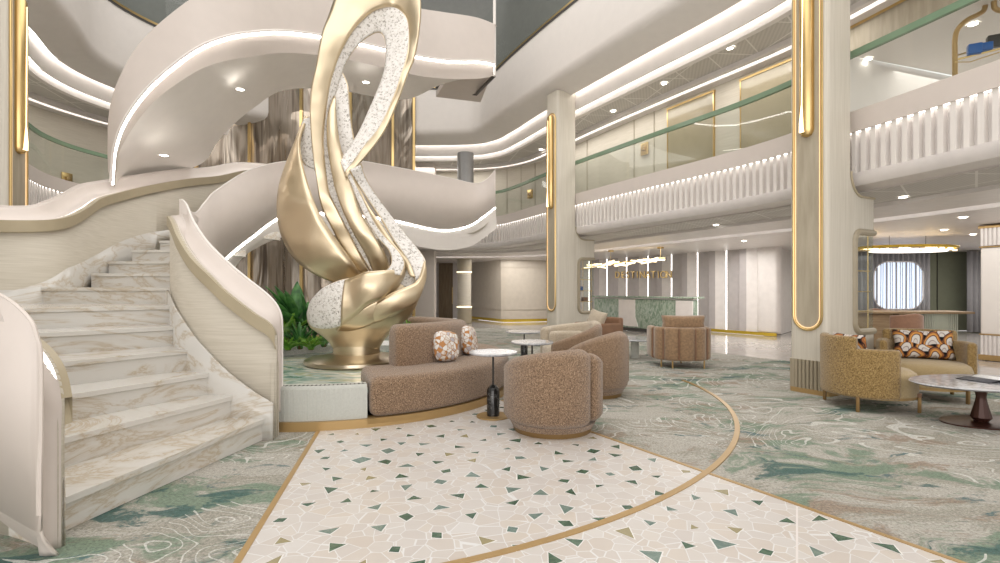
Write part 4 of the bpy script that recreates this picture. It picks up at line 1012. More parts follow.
ribbon('crystal_loop', dd(cl, [6.74,6.54,6.48,6.5,6.6,6.8,6.95,6.85,6.62,6.42,6.25], [6.80,6.6,6.54,6.6,6.72,6.9,7.0,6.9,6.7,6.5,6.33]), M['crystal'], 0.02)
ribbon('crystal_strip', dd([(341,74,342.5,74),(338,84,346,82),(335.7,92,347.8,90),(335,108,349,108),(336.6,125.5,351,125.5),(339,143,354,141.5),(346,160,358,156),(352,172,362,168)], [6.75, 6.65, 6.55]), M['crystal'], 0.03)
ribbon('gold_blade', dd([(334,97,335,96.5),(329.5,111,335.7,116),(327.7,125,337.5,134),(328.6,148,342,156),(333,175,347,175),(337,192,353,190),(345,214,360,211),(356,236,374,235),(366,253,385,254),(374,272,390,270)], [6.6,6.45,6.35,6.3,6.4,6.55]), M['sculpt_gold'], 0.14, rim=False)
ribbon('crystal_strip', dd([(347,172,350,172),(350,182,354,181),(359,203,362,198),(369.5,224,375,224),(380,239,387,240),(390,251,399.7,254.6),(392,264,404,265),(384,274,400,275)], [6.3,6.35,6.4,6.42,6.35,6.3]), M['crystal'], 0.03)
ribbon('crystal_strip', dd([(350,170,360,165),(356,180,366,180),(369.5,201,377,198),(383,221,391,217),(394,240,405,235),(406,257,417,249),(412,268,424.5,261),(416,281,423.6,272)], [6.25,6.4,6.5,6.55,6.5,6.45], [6.3,6.45,6.6,6.65,6.6,6.5]), M['crystal'], 0.03)
ribbon('gold_edge', dd([(351,176,353,175),(365,207,368,205),(379,229,383,227),(392,247,395,245),(404,263,408,261),(411,277,415,277)], [6.42,6.5,6.5,6.4]), M['sculpt_gold'], 0.1, rim=False)
ribbon('crystal_patch', dd([(396,272,404,266),(398,281,408,268),(404,286,412,276),(410,287,416,280)], [6.5,6.55]), M['crystal'], 0.0)
ribbon('crystal_sliver', dd([(304,119,310,117.5),(302,125,311.5,126),(299.5,136,312,138),(299,148,312.5,150),(301,158,314,160),(306,165,315,170)], [6.7,6.75,6.7]), M['crystal'], 0.0)
ribbon('gold_leaf', dd([(305,117,308,117),(298.4,136,300,138),(289.5,157,300.5,157),(281,182,306,180),(278,203,313,201),(279,222,321,218),(284,240,330,232),(293,256,341,247),(306,268,350,260),(320,276,356,269),(335,282,362,275)], [6.8,6.75,6.7,6.6,6.6,6.65], [6.75,6.5,6.35,6.4,6.5,6.7]), M['sculpt_gold'], 0.09)
# cup
LR = [(336,349,378,349),(334,346,379,346),(331,341,382,341),(326,336,387,335),(319,331,395,327),(312.5,326.5,407,318),(309.5,321,415,306),(309,317,420,293),(310,314,423.5,279),(311,311,424,268)]
rows = []
for i, (xl, yl, xr, yr) in enumerate(LR):
    a, c = U(xl, yl, 6.76), U(xr, yr, 6.76); m = (a+c)/2; e = (c-a)/2; bd = [0.27,0.27,0.29,0.33,0.38,0.42,0.42,0.38,0.32,0.26][i]
    rows.append([m+e*math.cos(t)+Vector((0, -bd*math.sin(t), 0)) for t in [2*PI*k/40 for k in range(40)]])
b = B(); b.grid(rows, closed=True); b.build('cup', M['sculpt_gold'], sc_, solid=0.03, angle=80)
b = B(); b.tube(rows[-1], 0.016, 6, closed=True); b.build('edge_rim', M['sculpt_gold'], sc_)
ribbon('crystal_oval', dd([(308.5,311,308.5,318),(312,301,313,326),(323,289,325,328.5),(337,282,338,326.5),(349,279,347,321)], [6.6,6.4,6.28,6.22,6.22],[6.55,6.35,6.25,6.2,6.2]), M['crystal'], 0.06)
ribbon('gold_wrap', dd([(345,281,341,325),(352,278.5,354,316.5),(366,273,366,305),(384,271.5,381,298),(397,270,394,289),(404.5,264,402,279)], [6.2,6.2,6.15,6.2,6.35,6.5],[6.18,6.16,6.12,6.18,6.35,6.5]), M['sculpt_gold'], 0.10)
ribbon('gold_wrap', dd([(424.5,262,423,285),(418,281,417,300),(404,289,406,308),(390,295,392,315),(376,303,378,321),(362,309,365,324)], [6.55,6.4,6.28,6.22,6.2,6.22],[6.5,6.38,6.3,6.28,6.28,6.3]), M['sculpt_gold'], 0.10)
ribbon('gold_wrap', dd([(340,325,336,330),(352,318,350,330),(364,307,366,326),(378,299,382,318)], [6.2,6.18,6.16,6.2],[6.36,6.32,6.28,6.28]), M['sculpt_gold'], 0.06, rim=False)

# ================================================================= plants behind the pool
def blade(b, p, d, L, w_, bend, n=12):
    d = Vector((math.cos(d), math.sin(d), 0)); sd = Vector((-d.y, d.x, 0)); rows = [[], [], []]
    for k in range(n+1):
        t = k/n; h = L*(t*(1.0-bend*0.35*t)); o = L*bend*t*t*0.9
        c = p+d*o+Vector((0, 0, h*(1-bend*0.25)))
        pet = 0.38 if L > 0.45 else 0.1
        u = (t-pet)/(1-pet)
        ww = 0.006+w_*0.85*math.sin(PI*max(0.0, min(1, u))**0.85) if t > pet else 0.008
        rows[0].append(c-sd*ww); rows[1].append(c+Vector((0, 0, -ww*0.35))); rows[2].append(c+sd*ww)
    b.grid(rows)
def plant(x, y, z, n, L, w_, mt, lab, seed, bendr=(0.3, 0.9), name='tropical_plant'):
    r3 = random.Random(seed); t = thing(name, lab, 'plant', (x, y, z))
    b = B(); s_local[0] = False
    for k in range(n):
        a = r3.uniform(0, 2*PI); p = Vector((x+0.04*math.cos(a), y+0.04*math.sin(a), z))
        blade(b, p, a, L*r3.uniform(0.65, 1.1), w_*r3.uniform(0.8, 1.2), r3.uniform(*bendr))
    b.build('foliage', M[mt], t, solid=0.004, angle=80)
    b = B(); b.lathe([(0.035, -0.01), (0.02, 0.08), (0.0, 0.12)], (x, y, z), 8); b.build('stem', M['stem'], t)
def PZ(x, y, d): p = U(x, y, d); return p.x, p.y
for i, (px, d, n, L, w_, mt, lab) in enumerate((
    (297, 7.9, 20, 1.15, 0.11, 'leaf', 'tallest dark banana leaf plant behind the pool, left of the sculpture'),
    (312, 8.0, 18, 1.0, 0.10, 'leaf', 'broad green leaf plant close to the left of the sculpture cup'),
    (287, 7.7, 16, 0.78, 0.08, 'leaf2', 'bright green leaf plant right beside the stair post'),
    (300, 7.5, 26, 0.42, 0.04, 'leaf', 'low dark leaf clump in front of the tall banana leaves'),
    (288, 7.35, 60, 0.26, 0.02, 'leaf2', 'low bright ground cover nearest the stair post'),
    (311, 7.4, 60, 0.26, 0.02, 'leaf2', 'low bright ground cover by the sculpture cup'),
    (324, 7.8, 20, 0.30, 0.03, 'leaf', 'small dark leaf clump half hidden by the sculpture cup'),
    (398, 7.72, 14, 0.38, 0.05, 'leaf', 'dark leaf clump between the sculpture and the sofa back'),
    (414, 7.85, 10, 0.50, 0.055, 'leaf2', 'bright upright leaf plant behind the sofa back'))):
    x, y = PZ(px, 300, d); plant(x, y, 0.44 if (x+2)**2+(y-6.76)**2 < 1.93**2 else 0.44, n, L, w_, mt, lab, 30+i, (0.1, 0.75) if L > 0.3 else (0.5, 1.2))

# ================================================================= curved sofa round the pool
sf = thing('curved_sofa', 'long curved brown boucle banquette wrapping the right side of the pool on a brass plinth', 'sofa', (C0.x, C0.y, 0))
with local():
    b = B(); arc_shell(b, A0+0.012, A1, 0.09, 0.475, 1.28, 2.11, n=70, rnd_=0.07); b.build('seat', M['boucle'], sf, angle=60)
    b = B(); arc_shell(b, math.radians(-55), math.radians(66), 0.34, lambda a: 0.90-0.02*math.sin(2*a), 1.28, 1.56, n=60, rnd_=0.08); b.build('backrest', M['boucle'], sf, angle=60)
    B().lathe([(1.98, 0.0), (2.09, 0.0), (2.115, 0.09), (1.98, 0.09)], n=60, a0=A0, a1=A1).build('plinth', M['brass'], sf)
def cushion(name, p, sx, sy, th, rot, mat, lab, cat='cushion', puff=0.5, rnd_=0.0):
    t = B(); n = 14; rows = []
    for s_ in (1, -1):
        for i in range(n+1):
            r_ = []
            for j in range(n+1):
                u, v = -1+2*i/n, -1+2*j/n
                k = 1-0.06*(u*u*v*v)*0; h = th/2*(max(0, (1-u**4)*(1-v**4)))**puff
                uu, vv = u*(1-0.06*(1-v*v)*-1+0), v
                ex = 1-0.07*(1-abs(v))*abs(u)**3; ey = 1-0.07*(1-abs(u))*abs(v)**3
                if rnd_: ex *= (1-rnd_*v*v); ey *= (1-rnd_*u*u)
                r_.append((u*sx/2*ex, s_*h, v*sy/2*ey))
            rows.append(r_)
        if s_ == 1: top = rows; rows = []
    with local():
        t.grid(top); t.grid(rows); o = t.build(name, mat, angle=80)
    import bmesh
    bm = bmesh.new(); bm.from_mesh(o.data); bmesh.ops.remove_doubles(bm, verts=bm.verts, dist=0.0005); bmesh.ops.recalc_face_normals(bm, faces=bm.faces); bm.to_mesh(bm_me(o)); bm.free()
    o.location = p; o.rotation_euler = rot
    return tag(o, lab, cat)
def bm_me(o): return o.data
def mosaicmat():
    m, nt, b = newmat('mosaic_print')
    p = pos(nt, True)
    e = N(nt, 'ShaderNodeTexVoronoi', Scale=21.0, feature='DISTANCE_TO_EDGE'); nt.links.new(p, e.inputs['Vector'])
    v = N(nt, 'ShaderNodeTexVoronoi', Scale=21.0); nt.links.new(p, v.inputs['Vector'])
    sep = nt.nodes.new('ShaderNodeSeparateColor'); nt.links.new(v.outputs['Color'], sep.inputs[0])
    r = ramp(nt, [(0.0, (0.74, 0.72, 0.69)), (0.55, (0.66, 0.60, 0.55)), (0.62, (0.45, 0.42, 0.44)), (0.78, (0.48, 0.22, 0.08)), (0.9, (0.70, 0.66, 0.60))], 'CONSTANT')
    nt.links.new(sep.outputs[0], r.inputs['Fac'])
    c = mix(nt, math_(nt, 'LESS_THAN', e.outputs['Distance'], 0.055), r.outputs['Color'], (0.42, 0.22, 0.09))
    nt.links.new(c, b.inputs['Base Color']); b.inputs['Roughness'].default_value = 0.9; return m
M['mosaic'] = mosaicmat()
cushion('scatter_cushion', (-0.62, 5.87, 0.655), 0.36, 0.38, 0.17, (-0.2, 0.08, -0.75+PI/2), M['mosaic'], 'brown and white mosaic print cushion, left of the two on the curved sofa', rnd_=0.2)
cushion('scatter_cushion', (-0.40, 6.52, 0.66), 0.38, 0.40, 0.17, (-0.2, 0.1, -0.25+PI/2), M['mosaic'], 'brown and white mosaic print cushion, right and further of the two on the curved sofa', rnd_=0.2)

# ================================================================= barrel chairs
def barrel_chair(name, label, loc, rz, mat, seatmat, h_low=0.56, h_high=0.74, R=0.43, group=None, lobes=True, plinth=True):
    t = thing(name, label, 'armchair', loc, rz, group)
    with local():
        z0 = 0.085
        # one long wrap from the front-left arm to the back, then the short back lobe
        def zt(a):
            u = max(0.0, min(1.0, (a+math.radians(205))/math.radians(170))); return h_low+(h_high-h_low)*(1-(1-u)**1.8)
        b = B(); arc_shell(b, math.radians(-200), math.radians(-17), z0, zt, R-0.18, R-0.045, n=40, rnd_=0.075, bulge=0.095); b.build('wraparound_back', mat, t, angle=60)
        b = B(); arc_shell(b, math.radians(-12), math.radians(75), z0+0.02, lambda a: h_high-0.05-0.10*max(0, a), R-0.17, R-0.03, n=24, rnd_=0.075, bulge=0.085); b.build('side_back', mat, t, angle=60)
        B().lathe([(0.0, 0.10), (R-0.18, 0.10), (R-0.13, 0.14), (R-0.12, 0.32), (R-0.15, 0.37), (R-0.22, 0.39), (0.0, 0.40)], (0, 0.05, 0), 36).build('seat', seatmat, t, angle=70)
        B().lathe([(0, 0.0), (R-0.10, 0.0), (R-0.09, 0.045), (0, 0.05)], n=40).build('plinth', M['bronze_base'], t)
        B().lathe([(0, 0.045), (R-0.085, 0.045), (R-0.055, 0.10), (0, 0.11)], n=40).build('skirt', mat, t)
    return t
barrel_chair('barrel_chair', 'brown boucle barrel chair seen from behind, nearest in the middle of the lobby', (0.49, 4.78, 0.004), math.radians(-25), M['boucle'], M['boucle'], 0.54, 0.775, 0.46)
barrel_chair('barrel_chair', 'brown boucle barrel chair half hidden behind the nearest barrel chair', (1.18, 6.38, 0.0), math.radians(0), M['boucle'], M['boucle'], 0.42, 0.80, 0.43)
# third: open towards the tables, pale inside
t = thing('lounge_chair', 'pale cream boucle tub chair with brown outside, behind the two brown barrel chairs', 'armchair', (1.13, 8.25, 0), math.radians(15))
with local():
    b = B(); arc_shell(b, math.radians(-150), math.radians(-20), 0.08, lambda a: 0.60+0.16*math.cos(a+0.3), 0.38, 0.50, n=28, rnd_=0.06, bulge=0.04); b.build('near_arm', M['boucle'], t, angle=60)
    b = B(); arc_shell(b, math.radians(-22), math.radians(145), 0.08, lambda a: 0.80-0.12*abs(math.sin(a*0.5)), 0.36, 0.50, n=30, rnd_=0.06, bulge=0.04); b.build('backrest', M['boucle_light'], t, angle=60)
    b = B(); arc_shell(b, math.radians(20), math.radians(150), 0.40, 0.62, 0.22, 0.36, n=24, rnd_=0.06); b.build('back_roll', M['boucle_light'], t, angle=60)
    B().lathe([(0.0, 0.1), (0.36, 0.1), (0.38, 0.2), (0.37, 0.38), (0.3, 0.43), (0, 0.44)], (-0.08, 0, 0), 36).build('seat', M['boucle_light'], t, angle=70)
    B().lathe([(0.40, 0.0), (0.42, 0.09), (0, 0.09)], n=36).build('plinth', M['brass'], t)
# far brown leather armchair
t = thing('armchair', 'small brown leather club armchair just left of the reception desk', 'armchair', (2.07, 10.85, 0), math.radians(-60))
with local():
    B().box((0, 0, 0.27), (0.62, 0.62, 0.30), bev=0.05).build('seat', M['boucle_light'], t)
    B().box((0, 0.33, 0.42), (0.78, 0.12, 0.60), bev=0.04).build('backrest', M['leather'], t)
    for s_ in (-1, 1): B().box((s_*0.35, 0, 0.36), (0.10, 0.66, 0.50), bev=0.04).build('arm', M['leather'], t)
    for sx, sy in ((1,1),(-1,1),(1,-1),(-1,-1)): B().cyl((sx*0.3, sy*0.28, 0), 0.018, 0.14, 8).build('leg', M['brass'], t)
cushion('scatter_cushion', (2.02, 10.72, 0.66), 0.46, 0.44, 0.16, (-0.35, 0.2, math.radians(-55)), M['boucle_light'], 'cream cushion on the small leather armchair by the reception')
# ribbed armchair
def ribbed(a): return 0.012*abs(math.sin((a+PI/2)*3.5*1.0))**0.5
t = thing('ribbed_armchair', 'tan velvet armchair with vertical channel stitched back facing the reception', 'armchair', (3.10, 8.78, 0), math.radians(-4))
with local():
    def rib7(a): return -0.05*(1-abs(math.cos((a+PI/2)*5.625))**0.5)
    b = B(); arc_shell(b, math.radians(-175), math.radians(-5), 0.125, 0.68, 0.37, 0.50, n=112, rnd_=0.05, rib=rib7, sy=0.92); b.build('backrest', M['velvet'], t, angle=60)
    for q in (-80, -48, -16, 16, 48, 80):
        a_ = math.radians(-90+q); B().tube([(0.486*math.cos(a_), 0.486*0.92*math.sin(a_), z) for z in (0.15, 0.3, 0.5, 0.655)], 0.011, 6).build('channel_seam', M['leather'], t)
    for s_ in (-1, 1): B().box((s_*0.43, 0.16, 0.40), (0.13, 0.42, 0.55), bev=0.055).build('arm', M['velvet'], t)
    B().box((0, 0.08, 0.29), (0.76, 0.70, 0.26), bev=0.07).build('seat', M['velvet'], t)
    for (x, y) in ((-0.22,-0.36),(0.30,-0.33),(-0.36,-0.18),(0.1,0.30)):
        B().cyl((x, y, 0), 0.014, 0.15, 8).build('leg', M['brass'], t)
cushion('bolster_cushion', (3.10, 8.62, 0.745), 0.74, 0.26, 0.24, (0.0, 0, math.radians(-4)), M['velvet'], 'tan velvet back cushion on the channel stitched armchair', puff=0.4)

# ================================================================= mustard armchairs
def mustard(label, loc, rz, R, sy=1.0, hb=0.80, ha=0.66, half=0.85, legs=None, ae=1.25, fw=0.06):
    t = thing('armchair', label, 'armchair', loc, rz)      # faces local +x
    with local():
        b = B(); arc_shell(b, PI-half, PI+half, ha-0.10, hb, R-0.088, R+0.001, n=36, rnd_=0.03, sy=sy); b.build('backrest', M['mustard'], t, angle=60)
        b = B(); arc_shell(b, ae, 2*PI-ae, 0.15, ha, R-0.09, R, n=56, rnd_=0.035, sy=sy); b.build('wraparound_arm', M['mustard'], t, angle=60)
        b = B(); b.lathe([(0.0, 0.17), (R-0.04, 0.17), (R-0.04, 0.34), (R-0.06, 0.40), (R-0.11, 0.435), (0, 0.445)], (fw, 0, 0), 40, sy=sy); b.build('seat', M['mustard_seat'], t, angle=60)
        B().lathe([(0.0, 0.14), (R-0.05, 0.14), (R-0.05, 0.18), (0, 0.18)], (fw, 0, 0), 40, sy=sy).build('base_band', M['brass'], t)
        for a in (0.75, 2.35, -2.35, -0.75):
            x, y = (R-0.01)*math.cos(a)+0.02, (R-0.01)*math.sin(a)*sy
            g = B().box((x, y, 0.09), (0.032, 0.032, 0.18), rz=a, bev=0.004).build('leg', M['bronze_base'], t)
            B().box((x, y, 0.185), (0.035, 0.075, 0.04), rz=a, bev=0.006).build('bracket', M['leather'], g)
    return t
mustard('mustard tweed tub armchair with its curved back to the camera beside the big pillar', (4.12, 5.72, 0), math.radians(-4), 0.45, half=0.80, ha=0.675, ae=1.40, fw=0.05)
mustard('wide mustard tweed tub armchair facing the camera with a scallop print cushion', (5.20, 6.25, 0), math.radians(-118), 0.455, sy=1.05, hb=0.80, ha=0.68, half=0.95)
cushion('scallop_cushion', (5.31, 6.40, 0.62), 0.62, 0.36, 0.16, (-0.25, 0, math.radians(-25)), M['print_pillow'], 'wide orange and white scallop print cushion on the far mustard armchair')
cushion('scallop_cushion', (3.94, 5.74, 0.66), 0.42, 0.30, 0.12, (-0.15, 0, math.radians(102)), M['print_pillow'], 'scallop print cushion peeking over the near mustard armchair back')

# ================================================================= tables
def side_table(label, x, y, h, r_, z=0.0):
    t = thing('side_table', label, 'side table', (x, y, z), 0, None)
    with local():
        B().lathe([(0, h-0.022), (r_-0.006, h-0.022), (r_, h-0.012), (r_-0.004, h), (0, h)], n=48).build('table_top', M['tabletop'], t)
        B().lathe([(0.0, h-0.026), (r_-0.02, h-0.026), (r_-0.02, h-0.022), (0, h-0.022)], n=48).build('top_ring', M['dark'], t)
        B().cyl((0, 0, 0.2), 0.011, h-0.22, 12).build('pole', M['dark'], t)
        B().lathe([(0.0, 0.012), (0.064, 0.012), (0.066, 0.27), (0.05, 0.30), (0.022, 0.325), (0.0, 0.328)], n=28).build('weight', M['black'], t)
        B().lathe([(0.0, 0.0), (0.17, 0.0), (0.17, 0.012), (0, 0.012)], n=40).build('foot_plate', M['brass'], t)
    return t
side_table('white marble side table nearest the curved sofa, with a black cylinder weight', -0.07, 5.22, 0.665, 0.25, 0.006)
side_table('white marble side table in front of the cream tub chair, behind the nearest barrel chair', 0.40, 6.35, 0.66, 0.265)
side_table('farthest white marble side table with a black weight, between sofa and pillar', 0.44, 9.3, 0.55, 0.34)
t = thing('coffee_table', 'low round white marble table on a grey leg beside the ribbed armchair', 'coffee table', (2.58, 9.75, 0))
with local():
    B().lathe([(0, 0.35), (0.40, 0.35), (0.41, 0.365), (0.40, 0.38), (0, 0.38)], n=44).build('table_top', M['tabletop'], t)
    B().cyl((0, 0, 0), 0.075, 0.35, 24).build('pedestal', M['panelgrey'], t)
    B().cyl((-0.22, 0.12, 0), 0.05, 0.35, 20).build('pedestal', M['panelgrey'], t)
t = thing('coffee_table', 'large oval white marble coffee table on a dark hourglass pedestal at right', 'coffee table', (4.80, 4.99, 0), math.radians(4))
with local():
    B().lathe([(0, 0.375), (0.76, 0.375), (0.80, 0.392), (0.79, 0.402), (0, 0.402)], n=72, sx=0.93, sy=0.58).build('table_top', M['tabletop'], t)
    B().lathe([(0.052, 0.02), (0.085, 0.06), (0.045, 0.22), (0.04, 0.26), (0.055, 0.34), (0.075, 0.375)], (-0.10, 0, 0), 12).build('pedestal', M['maroon'], t, angle=20)
    B().lathe([(0, 0), (0.46, 0.0), (0.46, 0.012), (0.40, 0.02), (0, 0.022)], n=56, sx=1, sy=0.62).build('base_plate', M['maroon'], t)
mg = thing('magazine', 'open magazine lying on the oval marble coffee table', 'magazine', (4.86, 5.08, 0.402), math.radians(15))
with local():
    for s_ in (-1, 1):
        b = B(); rows = []
        for k in range(7):
            u = k/6; rows.append([(s_*u*0.22, -0.14, 0.006+0.03*math.sin(u*PI)*(1-u)+0.002), (s_*u*0.22, 0.14, 0.006+0.03*math.sin(u*PI)*(1-u)+0.002)])
        b.grid(rows); b.build('page', M['paper'] if s_ > 0 else M['print'], mg, solid=0.006, offset=1 if s_ > 0 else -1)

# ================================================================= reception desk, letters, chandeliers
rzw = math.atan2(dr.y, dr.x)
dk = thing('reception_desk', 'long green marble reception desk with two pale rounded inserts', 'desk', (4.45, 16.15, 0), rzw+PI)
with local():                           # local x runs along the desk (towards camera side), local y to the wall side
    L = 3.75
    b = B(); b.box((0.1, -0.1, 0.56), (4.0, 0.22, 0.92), bev=0.03).build('marble_body', M['green_marble'], dk)
    B().box((0.1, -0.1, 0.05), (3.9, 0.16, 0.10)).build('plinth', M['dark'], dk, smooth=False)
    B().box((0.10, -0.02, 1.08), (4.1, 0.5, 0.05), bev=0.012).build('counter_top', M['green_marble'], dk)
    B().box((0.1, -0.1, 1.035), (3.96, 0.20, 0.03)).build('light_strip', M['offwhite'], dk, smooth=False)
desk_panel = []
for u0, u1, lab in ((-0.72, -0.02, 0), (1.52, 2.09, 1)):
    # rounded lower corner insert on the lobby face
    with local():
        pts = [(u0, 1.0), (u0, 0.45)]+[(u0+0.35*(1-math.cos(a)), 0.45-0.3*math.sin(a)) for a in [k*PI/16 for k in range(1, 9)]]+[(u1+(0.12 if lab == 0 else 0), 0.15), (u1, 0.45), (u1, 1.0)]
        for sg in (-0.235,):
            b = B(); n = len(pts); b.add([(p[0], sg, p[1]) for p in pts]+[(p[0], sg+0.05, p[1]) for p in pts], [tuple(range(n)), tuple(range(2*n-1, n-1, -1))]+[(k, (k+1) % n, n+(k+1) % n, n+k) for k in range(n)])
            b.build('pale_insert', M['offwhite'], dk, smooth=False)
# letters
word = 'DESTINATION'
xs = [617.5, 623, 628, 633, 637.5, 642.5, 648, 653.5, 658.5, 663.5, 669]
for i, ch in enumerate(word):
    k = (xs[i]-500)/F; D = 17.16/(k+0.643)-0.25; p = Vector((k*D, D, EYE+(HZ-278)/F*D))
    cu = bpy.data.curves.new('wall_letter', 'FONT'); cu.body = ch; cu.size = 0.36; cu.extrude = 0.02; cu.align_x = 'CENTER'
    me_o = bpy.data.objects.new('tmp', cu); COL.objects.link(me_o)
    dg = bpy.context.evaluated_depsgraph_get(); me = bpy.data.meshes.new_from_object(me_o.evaluated_get(dg)); bpy.data.objects.remove(me_o)
    me.materials.clear(); me.materials.append(M['gold'])
    o = bpy.data.objects.new('wall_letter', me); COL.objects.link(o); o.location = p; o.rotation_euler = (PI/2, 0, rzw+PI)
    tag(o, 'gold letter %s, number %s from the left in the word DESTINATION above the reception desk' % (ch, ('one','two','three','four','five','six','seven','eight','nine','ten','eleven')[i]), 'letter', 'gold letters on the reception wall')
# branch chandelier
ch = thing('chandelier', 'long branching chandelier of glowing glass rods hanging over the reception desk', 'chandelier', (3.4, 15.6, 2.0))
b = B(); bb = B(); r4 = random.Random(3)
pA, pB = U(588, 267, 16.3), U(663, 258.5, 14.4)
for k in range(34):
    t_ = k/33; p = pA.lerp(pB, t_)+Vector((r4.uniform(-0.06, 0.06), r4.uniform(-0.15, 0.15), r4.uniform(-0.07, 0.07))); a = r4.uniform(-0.5, 0.5)
    d = (pB-pA).normalized()*r4.uniform(0.12, 0.24)+Vector((0, 0, 0.10*math.sin(a)))
    if t_ < 0.93: b.tube([p-d*0.6, p+d], 0.022, 6)
bb.tube([pA, pA.lerp(pB, 0.4)+Vector((0, 0, 0.03)), pB], 0.02, 8); bb.tube([pA.lerp(pB, 0.34), pA.lerp(pB, 0.46)], 0.035, 8); bb.tube([pA.lerp(pB, 0.93), pB+(pB-pA)*0.02], 0.035, 8)
b.build('glass_rods', M['led_warm'], ch); bb.build('gold_arm', M['gold'], ch)
b = B()
for t_ in (0.33, 0.97):
    p = pA.lerp(pB, t_); b.tube([p, Vector((p.x, p.y, 2.5))], 0.006, 6); b.cyl((p.x, p.y, 2.47), 0.09, 0.05, 16)
b.build('canopy_and_cord', M['gold'], ch)
# ring chandelier over the consultation desk
rc = thing('ring_chandelier', 'flat oval gold and crystal chandelier hanging near the rounded window', 'chandelier', (8.95, 11.2, 2.19))
with local():
    def ring(b, rx, ry, z, r_): b.tube([(rx*math.cos(a), ry*math.sin(a), z) for a in [k*PI/30 for k in range(60)]], r_, 8, closed=True)
    b = B(); ring(b, 1.0, 0.55, 0.04, 0.03); b.build('gold_ring', M['yellowgold'], rc)
    b = B(); r5 = random.Random(2)
    for k in range(90):
        a = r5.uniform(0, 2*PI); q = r5.uniform(0.4, 0.98); b.box((q*1.0*math.cos(a), q*0.55*math.sin(a), r5.uniform(-0.03, 0.03)), (0.06, 0.06, 0.03), rz=a)
    b.build('crystal_tier', M['led_warm'], rc, smooth=False)
    b = B(); ring(b, 0.8, 0.42, -0.03, 0.02); b.build('lower_ring', M['led_soft'], rc)
    b = B(); b.cyl((-0.4, 0, 0), 0.005, 0.3, 6).cyl((0.4, 0, 0), 0.005, 0.3, 6); b.build('cord', M['dark'], rc)
# consultation desk and its chairs
cd = thing('consultation_desk', 'wooden topped desk with pale fluted rounded pedestal near the curtained window', 'desk', (8.9, 11.6, 0), math.radians(-4))
with local():
    B().box((0, 0, 0.80), (3.0, 0.75, 0.05), bev=0.015).build('desk_top', M['wood'], cd)
    b = B(); b.poly([(0.85+x, y) for x, y in rrect(0.75, 0.6, 0.28)], 0.0, 0.775)
    for k in range(16): b.box((0.52+k*0.044, -0.30, 0.39), (0.02, 0.02, 0.77))
    b.build('fluted_pedestal', flat('pale_sage', (0.52, 0.56, 0.48), 0.5), cd)
    B().box((-0.75, 0, 0.39), (1.3, 0.5, 0.77), bev=0.05).build('wood_pedestal', M['wood'], cd)
    B().box((0.25, 0, 0.39), (0.45, 0.45, 0.77)).build('drawer_block', M['wood'], cd, smooth=False)
def tub(label, loc, rz, mt):
    t = thing('tub_chair', label, 'chair', loc, rz)
    with local():
        b = B(); arc_shell(b, math.radians(-170), math.radians(-10), 0.2, lambda a: 0.84-0.05*abs(math.cos(a)), 0.26, 0.35, n=24, rnd_=0.04); b.build('backrest', M[mt], t, angle=60)
        B().lathe([(0, 0.3), (0.28, 0.3), (0.3, 0.4), (0.26, 0.46), (0, 0.47)], n=28).build('seat', M[mt], t)
        for a in (0.8, 2.3, -0.8, -2.3): B().cyl((0.22*math.cos(a), 0.22*math.sin(a), 0), 0.018, 0.32, 8).build('leg', M['wood'], t)
    return t
tub('rust brown tub chair in front of the wooden consultation desk', (8.15, 10.35, 0), 0.1, 'rust')
tub('rust brown tub chair behind the wooden consultation desk, backrest above the desk top', (9.55, 12.7, 0), PI, 'rust')

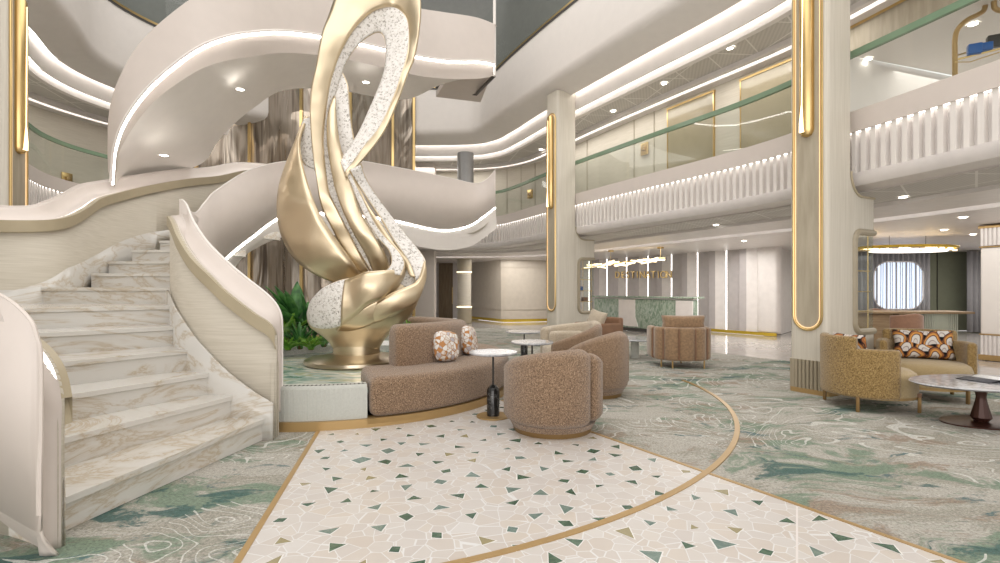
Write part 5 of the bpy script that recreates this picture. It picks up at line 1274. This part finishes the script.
# ================================================================= downlights
def ceil_pt(x, y, z): d = (z-EYE)*F/(HZ-y); return Vector(((x-500)/F*d, d, z))
for x, y, z, lab, g in ((516.5,163,5.55,'farthest downlight in the gallery ceiling left of the slim pillar','gallery downlights'),(541,149.5,5.55,'gallery ceiling downlight just left of the slim pillar','gallery downlights'),
    (613,111,5.55,'gallery ceiling downlight just right of the slim pillar','gallery downlights'),(664,83.5,5.55,'gallery ceiling downlight midway between the pillars','gallery downlights'),(730,48,5.55,'gallery ceiling downlight nearest the big pillar','gallery downlights'),
    (868,59,4.98,'lounge ceiling downlight low behind the glass, upper right','lounge downlights'),(877,43,4.98,'upper left lounge ceiling downlight behind the upper right glass','lounge downlights'),(886,80,4.98,'lowest lounge ceiling downlight behind the upper right glass','lounge downlights'),(973,24,4.98,'lounge ceiling downlight inside the curved gold frame','lounge downlights'),
    (903,197,2.66,'large downlight in the lobby ceiling right of the big pillar','lobby downlights'),(716,225,2.66,'downlight in the ceiling grille above the reception','lobby downlights'),(963,217.5,2.52,'right ceiling downlight near the white square column','lobby downlights'),
    (944,230,2.52,'smaller ceiling downlight above the oval chandelier','lobby downlights'),(973,234.5,2.52,'lower ceiling downlight beside the white square column','lobby downlights'),(744,241,2.52,'ceiling downlight in front of the reception light wall','lobby downlights')):
    p = ceil_pt(x, y, z-0.006); downlight(p, lab, g, 0.055)

# ================================================================= lights
area('atrium_light', (-1.0, 8.0, 11.5), 9.0, 430, sy=9.0)
area('atrium_front_light', (-0.5, 1.5, 9.0), 7.0, 130, sy=5.0)
area('front_fill', (0.5, -5.5, 2.4), 12.0, 420, col=(1, 0.95, 0.91), rot=(PI/2+0.35, 0, 0), sy=4.5)  # added fill behind the camera, lifts soffits and faces turned towards it
area('lobby_light_near', (8.5, 7.0, 2.48), 4.0, 120, sy=6.0)
area('lobby_light_far', (5.6, 13.5, 2.45), 3.0, 120, sy=3.0)
area('lobby_light_left', (0.5, 19.0, 2.5), 3.0, 90, sy=3.0)
area('consult_light', (12.0, 13.0, 2.45), 4.0, 110, sy=3.0)
area('lounge_light', (8.0, 6.8, 4.9), 2.0, 60, sy=5.0, rot=(0, 0, 0.3))
for k, (x, y) in enumerate(((4.9, 8.8), (3.4, 11.4), (2.2, 13.8))):
    area('gallery_light', (x-0.3, y-0.1, 5.40), 0.4, 22, sy=2.6, rot=(0, 0, 0.48))
area('gallery_light', (-2.5, 17.0, 5.38), 4.0, 40, sy=0.6)
area('gallery_light', (-9.6, 9.4, 5.38), 0.6, 35, sy=4.0, rot=(0, 0, -0.3))
area('stair_light', (-4.6, 12.0, 6.0), 3.0, 60, sy=3.0)
